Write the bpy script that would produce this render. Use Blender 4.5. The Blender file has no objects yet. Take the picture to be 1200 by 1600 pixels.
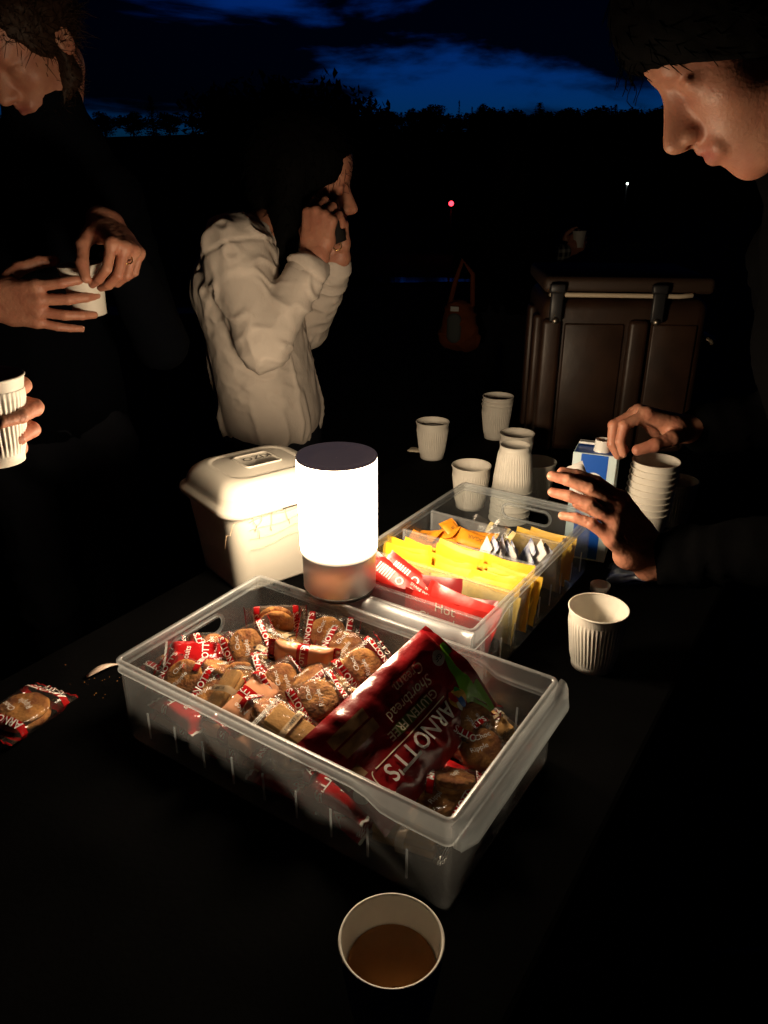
import bpy, bmesh, math, random
import numpy as np
from mathutils import Vector, Matrix, Euler

rnd = random.Random(11)
SC = bpy.context.scene
COL = SC.collection
R = math.radians

# ------------------------------------------------------------------ camera, sky, exposure
CAM_Z = 1.51
PITCH = R(23.57)
FPX = 1180.0                                    # focal length in photo pixels (1200 x 1600)
cam_d = bpy.data.cameras.new('camera')
cam = bpy.data.objects.new('camera', cam_d); COL.objects.link(cam)
cam.location = (0, 0, CAM_Z); cam.rotation_euler = (R(90) - PITCH, 0, 0)
cam_d.sensor_fit = 'VERTICAL'; cam_d.sensor_height = 32.0; cam_d.lens = 32.0 * FPX / 1600.0
cam_d.clip_start = 0.02; cam_d.clip_end = 3000
SC.camera = cam
SC.render.engine = 'CYCLES'
SC.cycles.max_bounces = 10; SC.cycles.transparent_max_bounces = 28
SC.cycles.diffuse_bounces = 4; SC.cycles.glossy_bounces = 4; SC.cycles.transmission_bounces = 6
SC.cycles.caustics_reflective = False; SC.cycles.caustics_refractive = False
SC.cycles.sample_clamp_indirect = 4.0; SC.cycles.sample_clamp_direct = 14.0
SC.cycles.use_denoising = True
SC.view_settings.view_transform = 'Standard'; SC.view_settings.look = 'None'
SC.view_settings.exposure = 0.0; SC.view_settings.gamma = 1.0

W = bpy.data.worlds.new('World'); SC.world = W; W.use_nodes = True
nt = W.node_tree; nt.nodes.clear()
def wn(t, **kw):
    n = nt.nodes.new(t)
    for k, v in kw.items(): setattr(n, k, v)
    return n
wout = wn('ShaderNodeOutputWorld'); bg = wn('ShaderNodeBackground')
sky = wn('ShaderNodeTexSky'); sky.sky_type = 'NISHITA'; sky.sun_disc = False
sky.sun_elevation = R(-3.0); sky.sun_rotation = R(12); sky.air_density = 1.0; sky.dust_density = 0.4; sky.ozone_density = 6.0
tint = wn('ShaderNodeMix', data_type='RGBA', blend_type='MULTIPLY'); tint.inputs['Factor'].default_value = 1
tint.inputs['B'].default_value = (0.03, 0.72, 1.0, 1)        # white balance set for the warm lamp turns dusk deep blue
tc = wn('ShaderNodeTexCoord'); mp = wn('ShaderNodeMapping'); mp.inputs['Scale'].default_value = (1.3, 1.3, 5.5)
mp.inputs['Location'].default_value = (0.35, 0.2, 0.1)
nz = wn('ShaderNodeTexNoise'); nz.inputs['Scale'].default_value = 2.1; nz.inputs['Detail'].default_value = 7; nz.inputs['Roughness'].default_value = 0.55
nz.inputs['Distortion'].default_value = 0.35
cl = wn('ShaderNodeMix', data_type='RGBA', blend_type='MULTIPLY'); cl.inputs['Factor'].default_value = 1
# a cloud deck overhead that thins to a clear band above the ridge
sep = wn('ShaderNodeSeparateXYZ'); mad = wn('ShaderNodeMath', operation='MULTIPLY_ADD'); mad.inputs[1].default_value = 1.0
rng = wn('ShaderNodeMapRange', interpolation_type='SMOOTHSTEP')
rng.inputs['From Min'].default_value = 0.53; rng.inputs['From Max'].default_value = 0.67; rng.inputs['To Min'].default_value = 1.0; rng.inputs['To Max'].default_value = 0.02
L = nt.links.new
L(sky.outputs['Color'], tint.inputs['A'])
L(tc.outputs['Generated'], mp.inputs['Vector']); L(mp.outputs['Vector'], nz.inputs['Vector'])
L(tc.outputs['Generated'], sep.inputs[0]); L(nz.outputs['Fac'], mad.inputs[0]); L(sep.outputs['Z'], mad.inputs[2]); L(mad.outputs[0], rng.inputs['Value'])
L(tint.outputs['Result'], cl.inputs['A']); L(rng.outputs['Result'], cl.inputs['B'])
L(cl.outputs['Result'], bg.inputs['Color']); bg.inputs['Strength'].default_value = 0.58
L(bg.outputs['Background'], wout.inputs['Surface'])

# ------------------------------------------------------------------ small helpers
_f = np.array([0, math.cos(PITCH), -math.sin(PITCH)]); _r = np.array([1., 0, 0]); _u = np.array([0, math.sin(PITCH), math.cos(PITCH)])
_C = np.array([0, 0, CAM_Z])
def at(px, py, Y):
    """world point seen at photo pixel (px,py) standing at distance Y in front of the camera"""
    d = _f*FPX + _r*(px-600) - _u*(py-800); return _C + d*(Y/d[1])
def atz(px, py, z):
    d = _f*FPX + _r*(px-600) - _u*(py-800); return _C + d*((z-CAM_Z)/d[2])
def V(*a): return np.array(a, float)
def unit(v): v = np.asarray(v, float); return v/np.linalg.norm(v)

def mesh_data(name, verts, faces, mat=None, smooth=True):
    me = bpy.data.meshes.new(name)
    me.from_pydata([tuple(map(float, v)) for v in verts] if not isinstance(verts, np.ndarray) else verts.tolist(), [], faces if isinstance(faces, list) else faces.tolist())
    if mat is not None:
        for m in (mat if isinstance(mat, (list, tuple)) else [mat]): me.materials.append(m)
    if smooth: me.polygons.foreach_set('use_smooth', [True]*len(me.polygons))
    me.update(); return me
def obj(name, me, parent=None, loc=None, rot=None):
    o = bpy.data.objects.new(name, me); COL.objects.link(o)
    if parent is not None: o.parent = parent
    if loc is not None: o.location = loc
    if rot is not None: o.rotation_euler = rot
    return o
def tag(o, label=None, cat=None, group=None, kind=None):
    if label: o['label'] = label
    if cat: o['category'] = cat
    if group: o['group'] = group
    if kind: o['kind'] = kind
    return o
def empty(name, loc, rz=0.0, label=None, cat=None, group=None, rot=None):
    o = bpy.data.objects.new(name, None); COL.objects.link(o); o.location = loc
    o.rotation_euler = rot if rot is not None else (0, 0, rz); o.empty_display_size = 0.02
    return tag(o, label, cat, group)
def from_bm(name, bm, mat, smooth=True):
    me = bpy.data.meshes.new(name); bm.to_mesh(me); bm.free()
    for m in (mat if isinstance(mat, (list, tuple)) else [mat]): me.materials.append(m)
    if smooth: me.polygons.foreach_set('use_smooth', [True]*len(me.polygons))
    return me
def bm_box(bm, c, s, rz=0.0, bev=0.0, seg=2):
    r = bmesh.ops.create_cube(bm, size=1.0); vs = r['verts']
    bmesh.ops.scale(bm, vec=s, verts=vs)
    if bev > 0:
        es = list({e for v in vs for e in v.link_edges})
        b = bmesh.ops.bevel(bm, geom=es, offset=bev, segments=seg, affect='EDGES', profile=0.5, clamp_overlap=True)
        vs = list({v for f in b['faces'] for v in f.verts} | {v for v in vs if v.is_valid})
        vs = [v for v in vs if v.is_valid]
    if rz: bmesh.ops.rotate(bm, cent=(0, 0, 0), matrix=Matrix.Rotation(rz, 3, 'Z'), verts=vs)
    bmesh.ops.translate(bm, vec=c, verts=vs); return vs
def box_me(name, s, mat, bev=0.0, c=(0, 0, 0), seg=2, smooth=False):
    bm = bmesh.new(); bm_box(bm, c, s, 0, bev, seg); return from_bm(name, bm, mat, smooth)
def lathe(profile, seg, fn=None, close_top=False, close_bot=False):
    """profile: (r,z) list; fn(i,ang)->radius offset"""
    vs = []; fs = []
    n = len(profile)
    for i, (r, z) in enumerate(profile):
        for j in range(seg):
            a = 2*math.pi*j/seg; rr = r + (fn(i, a) if fn else 0)
            vs.append((rr*math.cos(a), rr*math.sin(a), z))
    for i in range(n-1):
        for j in range(seg):
            k = (j+1) % seg; fs.append((i*seg+j, i*seg+k, (i+1)*seg+k, (i+1)*seg+j))
    if close_bot: fs.append(tuple(range(seg-1, -1, -1)))
    if close_top: fs.append(tuple(range((n-1)*seg, n*seg)))
    return vs, fs
def tube(points, rad, seg=6, caps=True):
    P = [np.asarray(p, float) for p in points]; vs = []; fs = []
    rads = rad if isinstance(rad, (list, tuple)) else [rad]*len(P)
    ref = V(0.123, 0.77, 0.31)
    for i, p in enumerate(P):
        t = unit(P[min(i+1, len(P)-1)] - P[max(i-1, 0)] + 1e-9)
        x = unit(np.cross(t, ref)); y = np.cross(t, x)
        for j in range(seg):
            a = 2*math.pi*j/seg; vs.append(p + rads[i]*(math.cos(a)*x + math.sin(a)*y))
    for i in range(len(P)-1):
        for j in range(seg):
            k = (j+1) % seg; fs.append((i*seg+j, i*seg+k, (i+1)*seg+k, (i+1)*seg+j))
    if caps: fs.append(tuple(range(seg-1, -1, -1))); fs.append(tuple(range((len(P)-1)*seg, len(P)*seg)))
    return vs, fs
def merge(parts):
    vs = []; fs = []
    for v, f in parts:
        o = len(vs); vs += [tuple(map(float, q)) for q in v]; fs += [tuple(int(i)+o for i in q) for q in f]
    return vs, fs

_font_cache = {}
def text_flat(s, size, bold=0.0, align='CENTER', shear=0.0):
    """2-D outline mesh of a word -> (Nx2 verts, faces), centred"""
    key = (s, bold, shear)
    if key not in _font_cache:
        cu = bpy.data.curves.new('t', 'FONT'); cu.body = s; cu.size = 1.0; cu.offset = bold; cu.shear = shear
        cu.align_x = 'CENTER'; cu.align_y = 'CENTER'; cu.resolution_u = 3
        o = bpy.data.objects.new('t', cu); COL.objects.link(o)
        bpy.context.view_layer.update()
        me = o.evaluated_get(bpy.context.evaluated_depsgraph_get()).to_mesh()
        v = np.array([q.co[:2] for q in me.vertices]); f = [tuple(p.vertices) for p in me.polygons]
        bpy.data.objects.remove(o); bpy.data.curves.remove(cu)
        v = v - (v.max(0)+v.min(0))/2
        _font_cache[key] = (v, f)
    v, f = _font_cache[key]
    return v*size, f

# ------------------------------------------------------------------ numpy noise
_rng = np.random.default_rng(5)
_perm = _rng.random((32, 32, 32)).astype(np.float32)
def vnoise(p):
    p = np.asarray(p, np.float32); i = np.floor(p).astype(int); f = p - i; f = f*f*(3-2*f); i = i % 32; j = (i+1) % 32
    x, y, z = f[..., 0], f[..., 1], f[..., 2]
    g = lambda a, b, c: _perm[a, b, c]
    c00 = g(i[..., 0], i[..., 1], i[..., 2])*(1-x) + g(j[..., 0], i[..., 1], i[..., 2])*x
    c10 = g(i[..., 0], j[..., 1], i[..., 2])*(1-x) + g(j[..., 0], j[..., 1], i[..., 2])*x
    c01 = g(i[..., 0], i[..., 1], j[..., 2])*(1-x) + g(j[..., 0], i[..., 1], j[..., 2])*x
    c11 = g(i[..., 0], j[..., 1], j[..., 2])*(1-x) + g(j[..., 0], j[..., 1], j[..., 2])*x
    return (c00*(1-y)+c10*y)*(1-z) + (c01*(1-y)+c11*y)*z
def fbm(p, o=3):
    s = 0; a = 1; t = 0
    for k in range(o): s = s + a*vnoise(p*(2**k) + 7.3*k); t += a; a *= .5
    return s/t

# ------------------------------------------------------------------ implicit bodies (smooth unions, surface nets)
def smin(a, b, k):
    if k <= 0: return np.minimum(a, b)
    h = np.maximum(k - np.abs(a-b), 0)/k
    return np.minimum(a, b) - h*h*k*.25
class Field:
    def __init__(s, lo, hi, res):
        s.lo = np.asarray(lo, np.float32); s.res = res
        n = np.ceil((np.asarray(hi)-np.asarray(lo))/res).astype(int)+1
        s.n = n; s.ax = [s.lo[i] + res*np.arange(n[i], dtype=np.float32) for i in range(3)]
        s.F = np.full(tuple(n), 0.5, np.float32)
    def _sl(s, lo, hi, m):
        a = np.clip(np.floor((np.asarray(lo)-m-s.lo)/s.res).astype(int), 0, s.n); b = np.clip(np.ceil((np.asarray(hi)+m-s.lo)/s.res).astype(int)+1, 0, s.n)
        return tuple(slice(a[i], b[i]) for i in range(3))
    def _put(s, sl, d, k, sub):
        if sub: s.F[sl] = -smin(-s.F[sl], d, k)
        else: s.F[sl] = smin(s.F[sl], d, k)
    def grid(s, sl): return np.meshgrid(s.ax[0][sl[0]], s.ax[1][sl[1]], s.ax[2][sl[2]], indexing='ij', sparse=True)
    def cap(s, a, b, ra, rb=None, k=.01, w=None, sw=1.0, sub=False):
        """tapered capsule; along unit axis w it is sw times as thick"""
        rb = ra if rb is None else rb; a = np.asarray(a, np.float32); b = np.asarray(b, np.float32)
        rm = max(ra, rb)*max(1.0, sw); m = rm + k + 3*s.res
        sl = s._sl(np.minimum(a, b), np.maximum(a, b), m)
        X, Y, Z = s.grid(sl)
        if X.size == 0 or Y.size == 0 or Z.size == 0: return s
        P = [X-a[0], Y-a[1], Z-a[2]]; ab = b-a
        if w is not None:
            w = np.asarray(w, np.float32); c = (1-1/sw)
            pw = P[0]*w[0]+P[1]*w[1]+P[2]*w[2]
            P = [P[i]-w[i]*pw*c for i in range(3)]; ab = ab - w*np.dot(ab, w)*c
        L2 = float(np.dot(ab, ab))+1e-12
        t = np.clip((P[0]*ab[0]+P[1]*ab[1]+P[2]*ab[2])/L2, 0, 1)
        d = np.sqrt((P[0]-t*ab[0])**2+(P[1]-t*ab[1])**2+(P[2]-t*ab[2])**2) - (ra+(rb-ra)*t)
        s._put(sl, d, k, sub); return s
    def ell(s, c, r, k=.01, M=None, sub=False):
        """ellipsoid, radii r along the rows of M"""
        c = np.asarray(c, np.float32); r = np.asarray(r, np.float32); m = float(r.max()) + k + 3*s.res
        sl = s._sl(c, c, m); X, Y, Z = s.grid(sl)
        if X.size == 0 or Y.size == 0 or Z.size == 0: return s
        P = [X-c[0], Y-c[1], Z-c[2]]
        if M is not None: P = [P[0]*M[i][0]+P[1]*M[i][1]+P[2]*M[i][2] for i in range(3)]
        k0 = np.sqrt((P[0]/r[0])**2+(P[1]/r[1])**2+(P[2]/r[2])**2)
        k1 = np.sqrt((P[0]/r[0]**2)**2+(P[1]/r[1]**2)**2+(P[2]/r[2]**2)**2)+1e-9
        s._put(sl, k0*(k0-1)/k1, k, sub); return s
    def cut(s, p, n):
        X, Y, Z = s.grid((slice(None),)*3); s.F = np.maximum(s.F, (X-p[0])*n[0]+(Y-p[1])*n[1]+(Z-p[2])*n[2]).astype(np.float32); return s
    def mesh(s):
        F = s.F; I = F < 0; sl = []; off = []
        for ax in range(3):
            w = np.flatnonzero(I.any(axis=tuple(i for i in range(3) if i != ax))); a, b = max(0, w[0]-3), min(F.shape[ax], w[-1]+4); sl.append(slice(a, b)); off.append(a)
        F = F[tuple(sl)].copy(); lo0 = s.lo+np.array(off)*s.res
        F[0], F[-1] = .5, .5; F[:, 0], F[:, -1] = .5, .5; F[:, :, 0], F[:, :, -1] = .5, .5
        I = F < 0; n = F.shape
        cs = None; cnt = np.zeros((n[0]-1, n[1]-1, n[2]-1), np.uint8); acc = np.zeros(cnt.shape+(3,), np.float32)
        for ax in range(3):
            o = [i for i in range(3) if i != ax]
            sa = [slice(None)]*3; sb = [slice(None)]*3; sa[ax] = slice(0, -1); sb[ax] = slice(1, None)
            A, B = F[tuple(sa)], F[tuple(sb)]; X = I[tuple(sa)] != I[tuple(sb)]
            t = np.where(X, A/np.where(np.abs(A-B) < 1e-12, 1, A-B), 0).astype(np.float32)
            for p in (0, 1):
                for q in (0, 1):
                    ss = [slice(None)]*3; ss[o[0]] = slice(p, n[o[0]]-1+p); ss[o[1]] = slice(q, n[o[1]]-1+q)
                    x = X[tuple(ss)]; cnt += x; acc[..., ax] += np.where(x, t[tuple(ss)], 0); acc[..., o[0]] += x*p; acc[..., o[1]] += x*q
        m = cnt > 0; idx = np.full(cnt.shape, -1, np.int64); ijk = np.argwhere(m); idx[m] = np.arange(len(ijk))
        vs = (acc[m]/cnt[m][:, None] + ijk)*s.res + lo0
        fs = []
        for ax in range(3):
            o = [(ax+1) % 3, (ax+2) % 3]
            sa = [slice(1, -1)]*3; sb = [slice(1, -1)]*3; sa[ax] = slice(0, -1); sb[ax] = slice(1, None)
            a, b = I[tuple(sa)], I[tuple(sb)]
            for sign, mm in ((1, a & ~b), (0, ~a & b)):
                e = np.argwhere(mm)
                if not len(e): continue
                e[:, o[0]] += 1; e[:, o[1]] += 1
                def g(d0, d1):
                    q = e.copy(); q[:, o[0]] += d0; q[:, o[1]] += d1; return idx[q[:, 0], q[:, 1], q[:, 2]]
                quad = np.stack([g(-1, -1), g(0, -1), g(0, 0), g(-1, 0)], 1)
                fs.append(quad if sign else quad[:, ::-1])
        return vs.astype(np.float64), np.concatenate(fs)
def normals(vs, fs):
    fs = np.asarray(fs); n = np.cross(vs[fs[:, 2]]-vs[fs[:, 0]], vs[fs[:, 3]]-vs[fs[:, 1]])
    N = np.zeros_like(vs)
    for i in range(4): np.add.at(N, fs[:, i], n)
    return N/(np.linalg.norm(N, axis=1, keepdims=True)+1e-12)

# ------------------------------------------------------------------ materials
MATS = {}
def mat(name, color, rough=.6, metal=0.0, spec=.5, noise=0.0, nscale=20, bump=0.0, bscale=60, sss=0.0, coat=0.0, col2=None, emit=None, estr=0.0, bdist=.002, sheen=0.0, coords='Object'):
    if name in MATS: return MATS[name]
    m = bpy.data.materials.new(name); m.use_nodes = True; t = m.node_tree; b = t.nodes['Principled BSDF']
    b.inputs['Base Color'].default_value = (*color, 1); b.inputs['Roughness'].default_value = rough
    b.inputs['Metallic'].default_value = metal; b.inputs['Specular IOR Level'].default_value = spec
    b.inputs['Coat Weight'].default_value = coat; b.inputs['Sheen Weight'].default_value = sheen
    if sss: b.inputs['Subsurface Weight'].default_value = sss; b.inputs['Subsurface Radius'].default_value = (.012, .004, .002); b.inputs['Subsurface Scale'].default_value = .5
    c = t.nodes.new('ShaderNodeTexCoord')
    if noise:
        n = t.nodes.new('ShaderNodeTexNoise'); n.inputs['Scale'].default_value = nscale; n.inputs['Detail'].default_value = 5
        t.links.new(c.outputs[coords], n.inputs['Vector'])
        x = t.nodes.new('ShaderNodeMix'); x.data_type = 'RGBA'
        x.inputs['A'].default_value = (*color, 1); x.inputs['B'].default_value = (*(col2 or tuple(v*(1-noise) for v in color)), 1)
        r = t.nodes.new('ShaderNodeMapRange'); r.inputs['From Min'].default_value = .35; r.inputs['From Max'].default_value = .65
        t.links.new(n.outputs['Fac'], r.inputs['Value']); t.links.new(r.outputs['Result'], x.inputs['Factor']); t.links.new(x.outputs['Result'], b.inputs['Base Color'])
    if bump:
        n = t.nodes.new('ShaderNodeTexNoise'); n.inputs['Scale'].default_value = bscale; n.inputs['Detail'].default_value = 4
        t.links.new(c.outputs[coords], n.inputs['Vector'])
        p = t.nodes.new('ShaderNodeBump'); p.inputs['Strength'].default_value = bump; p.inputs['Distance'].default_value = bdist
        t.links.new(n.outputs['Fac'], p.inputs['Height']); t.links.new(p.outputs['Normal'], b.inputs['Normal'])
    if emit: b.inputs['Emission Color'].default_value = (*emit, 1); b.inputs['Emission Strength'].default_value = estr
    MATS[name] = m; return m
def frosted(name, haze=.3, tintc=(.93, .95, .96), body=(.72, .74, .76), rough=.3):
    m = bpy.data.materials.new(name); m.use_nodes = True; t = m.node_tree; t.nodes.clear(); N = t.nodes.new; K = t.links.new
    o = N('ShaderNodeOutputMaterial'); tr = N('ShaderNodeBsdfTransparent'); tr.inputs['Color'].default_value = (*tintc, 1)
    df = N('ShaderNodeBsdfDiffuse'); df.inputs['Color'].default_value = (*body, 1); tl = N('ShaderNodeBsdfTranslucent'); tl.inputs['Color'].default_value = (*body, 1)
    mx = N('ShaderNodeMixShader'); mx.inputs[0].default_value = .5; K(df.outputs[0], mx.inputs[1]); K(tl.outputs[0], mx.inputs[2])
    c = N('ShaderNodeTexCoord'); n = N('ShaderNodeTexNoise'); n.inputs['Scale'].default_value = 14; n.inputs['Detail'].default_value = 6
    K(c.outputs['Object'], n.inputs['Vector'])
    mr = N('ShaderNodeMapRange'); mr.inputs['From Min'].default_value = .3; mr.inputs['From Max'].default_value = .75; mr.inputs['To Min'].default_value = haze*.75; mr.inputs['To Max'].default_value = haze*1.3
    K(n.outputs['Fac'], mr.inputs['Value'])
    m2 = N('ShaderNodeMixShader'); K(mr.outputs[0], m2.inputs[0]); K(tr.outputs[0], m2.inputs[1]); K(mx.outputs[0], m2.inputs[2])
    gl = N('ShaderNodeBsdfGlossy'); gl.inputs['Roughness'].default_value = rough; fr = N('ShaderNodeFresnel'); fr.inputs['IOR'].default_value = 1.45
    fk = N('ShaderNodeMath'); fk.operation = 'MULTIPLY'; fk.inputs[1].default_value = .5; K(fr.outputs[0], fk.inputs[0]); fq = N('ShaderNodeMath'); fq.operation = 'MINIMUM'; fq.inputs[1].default_value = .14; K(fk.outputs[0], fq.inputs[0])
    m3 = N('ShaderNodeMixShader'); K(fq.outputs[0], m3.inputs[0]); K(m2.outputs[0], m3.inputs[1]); K(gl.outputs[0], m3.inputs[2])
    K(m3.outputs[0], o.inputs['Surface']); return m
def film_mat(name, bands, clear=True, back=(.5, .3, .1)):
    """printed wrapper: bands = list of (u0,u1,colour) over UV.x distance from the middle; the rest is clear film"""
    m = bpy.data.materials.new(name); m.use_nodes = True; t = m.node_tree; t.nodes.clear(); N = t.nodes.new; K = t.links.new
    o = N('ShaderNodeOutputMaterial'); uv = N('ShaderNodeUVMap'); sp = N('ShaderNodeSeparateXYZ'); K(uv.outputs[0], sp.inputs[0])
    c = N('ShaderNodeTexCoord'); nz_ = N('ShaderNodeTexNoise'); nz_.inputs['Scale'].default_value = 48; nz_.inputs['Detail'].default_value = 3; nz_.inputs['Distortion'].default_value = .8
    K(c.outputs['Object'], nz_.inputs['Vector'])
    bp = N('ShaderNodeBump'); bp.inputs['Strength'].default_value = .8; bp.inputs['Distance'].default_value = .005; K(nz_.outputs['Fac'], bp.inputs['Height'])
    gl = N('ShaderNodeBsdfGlossy'); gl.inputs['Roughness'].default_value = .10; K(bp.outputs[0], gl.inputs['Normal']); gl.inputs['Color'].default_value = (.9, .9, .9, 1)
    fr = N('ShaderNodeFresnel'); fr.inputs['IOR'].default_value = 1.5; K(bp.outputs[0], fr.inputs['Normal'])
    if clear:
        base = N('ShaderNodeBsdfTransparent'); base.inputs['Color'].default_value = (.95, .95, .95, 1)
        df0 = N('ShaderNodeBsdfDiffuse'); df0.inputs['Color'].default_value = (.7, .65, .6, 1)
        mm = N('ShaderNodeMixShader'); mm.inputs[0].default_value = .02; K(base.outputs[0], mm.inputs[1]); K(df0.outputs[0], mm.inputs[2]); cur = mm.outputs[0]
    else:
        df0 = N('ShaderNodeBsdfDiffuse'); df0.inputs['Color'].default_value = (*back, 1); cur = df0.outputs[0]
    for (u0, u1, colr) in bands:
        d = N('ShaderNodeBsdfDiffuse'); d.inputs['Color'].default_value = (*colr, 1)
        a = N('ShaderNodeMath'); a.operation = 'GREATER_THAN'; a.inputs[1].default_value = u0; K(sp.outputs['X'], a.inputs[0])
        b = N('ShaderNodeMath'); b.operation = 'LESS_THAN'; b.inputs[1].default_value = u1; K(sp.outputs['X'], b.inputs[0])
        q = N('ShaderNodeMath'); q.operation = 'MULTIPLY'; K(a.outputs[0], q.inputs[0]); K(b.outputs[0], q.inputs[1])
        ms = N('ShaderNodeMixShader'); K(q.outputs[0], ms.inputs[0]); K(cur, ms.inputs[1]); K(d.outputs[0], ms.inputs[2]); cur = ms.outputs[0]
    fm = N('ShaderNodeMath'); fm.operation = 'MULTIPLY'; fm.inputs[1].default_value = .9; K(fr.outputs[0], fm.inputs[0]); fc = N('ShaderNodeMath'); fc.operation = 'MINIMUM'; fc.inputs[1].default_value = .27; K(fm.outputs[0], fc.inputs[0])
    fin = N('ShaderNodeMixShader'); K(fc.outputs[0], fin.inputs[0]); K(cur, fin.inputs[1]); K(gl.outputs[0], fin.inputs[2]); K(fin.outputs[0], o.inputs['Surface'])
    return m

M_table = mat('table_black', (.0022, .0022, .0025), .9, noise=.5, nscale=9, bump=.35, bscale=120, spec=.03)
M_steel_dark = mat('steel_dark', (.05, .05, .055), .5, .6)
M_frost = frosted('frosted_plastic', .045)
M_frost_thick = frosted('frosted_plastic_thick', .33)
M_frost_mid = frosted('frosted_plastic_divider', .15)
M_paper = mat('paper_cup_white', (.80, .76, .68), .55, noise=.06, nscale=40, bump=.05, bscale=300)
M_coffee = mat('milky_coffee', (.30, .125, .038), .10, spec=.5, noise=.2, nscale=30)
M_red = mat('red_film', (.42, .012, .016), .25, noise=.25, nscale=20, bump=.35, bscale=45)
M_white_print = mat('white_print', (.78, .76, .72), .5)
M_white_dim = mat('cream_print', (.70, .62, .48), .5)
M_black_print = mat('black_print', (.02, .02, .02), .5)
M_biscuit = mat('baked_biscuit', (.60, .27, .065), .85, noise=.5, nscale=60, col2=(.25, .075, .016), bump=1.0, bscale=120, bdist=.003)
M_choc = mat('chocolate', (.045, .018, .008), .5)
M_short = mat('shortbread', (.62, .33, .10), .9, noise=.25, nscale=50, bump=.5, bscale=200, bdist=.001)
M_skin = mat('skin', (.50, .235, .150), .5, noise=.30, nscale=38, col2=(.42, .165, .105), sss=.12, bump=.5, bscale=300, bdist=.0011)
M_skin_lip = mat('skin_lip', (.40, .13, .10), .45)
M_nail = mat('fingernail', (.66, .40, .30), .3)
M_black_cloth = mat('black_fleece', (.0022, .0022, .0025), .95, bump=.3, bscale=400, spec=.02)
M_navy_cloth = mat('navy_jacket', (.0025, .003, .0045), .95, bump=.2, bscale=300, spec=.03)
M_denim = mat('dark_trousers', (.012, .013, .018), .9, bump=.2, bscale=400, spec=.1)
M_shoe = mat('shoe_leather', (.015, .012, .010), .5)
M_jacket = mat('beige_jacket', (.68, .60, .53), .75, noise=.10, nscale=9, bump=.35, bscale=38, bdist=.006, spec=.25)
M_hair = mat('dark_hair', (.0012, .0009, .0008), .8, bump=.3, spec=.06, bscale=150)
M_hair2 = mat('brown_hair', (.026, .012, .006), .6, spec=.2, bump=.25, bscale=150)
M_gold = mat('gold', (.8, .55, .2), .2, 1.0)

# ------------------------------------------------------------------ ground, ridge, trees
def ground():
    n = 60; S = 900.0
    ax = np.concatenate([-np.geomspace(S, 3, n//2), np.geomspace(3, S, n//2)])
    g = [(x, y, 0.0) for y in ax for x in ax]
    vs = np.array(g); d = np.hypot(vs[:, 0], vs[:, 1])
    vs[:, 2] = np.where(d > 6, (fbm(vs*.15, 2)-.5)*.10*np.clip((d-6)/10, 0, 1), 0) - .0
    fs = [(j*n+i, j*n+i+1, (j+1)*n+i+1, (j+1)*n+i) for j in range(n-1) for i in range(n-1)]
    m = mat('trampled_ground', (.035, .036, .024), .95, noise=.5, nscale=3, col2=(.06, .045, .03), bump=.8, bscale=30, bdist=.02)
    tag(obj('ground', mesh_data('ground', vs, fs, m)), kind='structure')
    # low ridge that carries the far trees
    xs = np.linspace(-160, 160, 81); rows = []
    for k, (y, z) in enumerate(((46, -.5), (56, 2.6), (70, 4.8), (90, 6.0), (120, 4.0), (150, -1))):
        for x in xs: rows.append((x, y + 3*math.sin(x*.07), z*(1+.10*math.sin(x*.045+1)) if z > 0 else z))
    rows = np.array(rows); fs = [(j*81+i, j*81+i+1, (j+1)*81+i+1, (j+1)*81+i) for j in range(5) for i in range(80)]
    tag(obj('hills', mesh_data('hills', rows, fs, m)), kind='structure')
    # wet patches that catch the last of the sky
    wm = mat('standing_water', (.01, .012, .015), .06, spec=.6, bump=.05, bscale=3)
    for (cx, cy, rx, ry, s) in ((-2.9, 9.7, 1.15, .32, 1), (.5, 13.0, 1.3, .35, 2)):
        r2 = random.Random(s); vs = [(0, 0, 0)]; k = 40
        for i in range(k):
            a = 2*math.pi*i/k; q = 1+.18*math.sin(3*a+s)+.1*math.sin(7*a)+.06*r2.random(); vs.append((rx*q*math.cos(a), ry*q*math.sin(a), 0))
        fs = [(0, 1+i, 1+(i+1) % k) for i in range(k)]
        o = obj('puddle', mesh_data('puddle', vs, fs, wm), loc=(cx, cy, .035)); tag(o, kind='structure')
ground()

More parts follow.
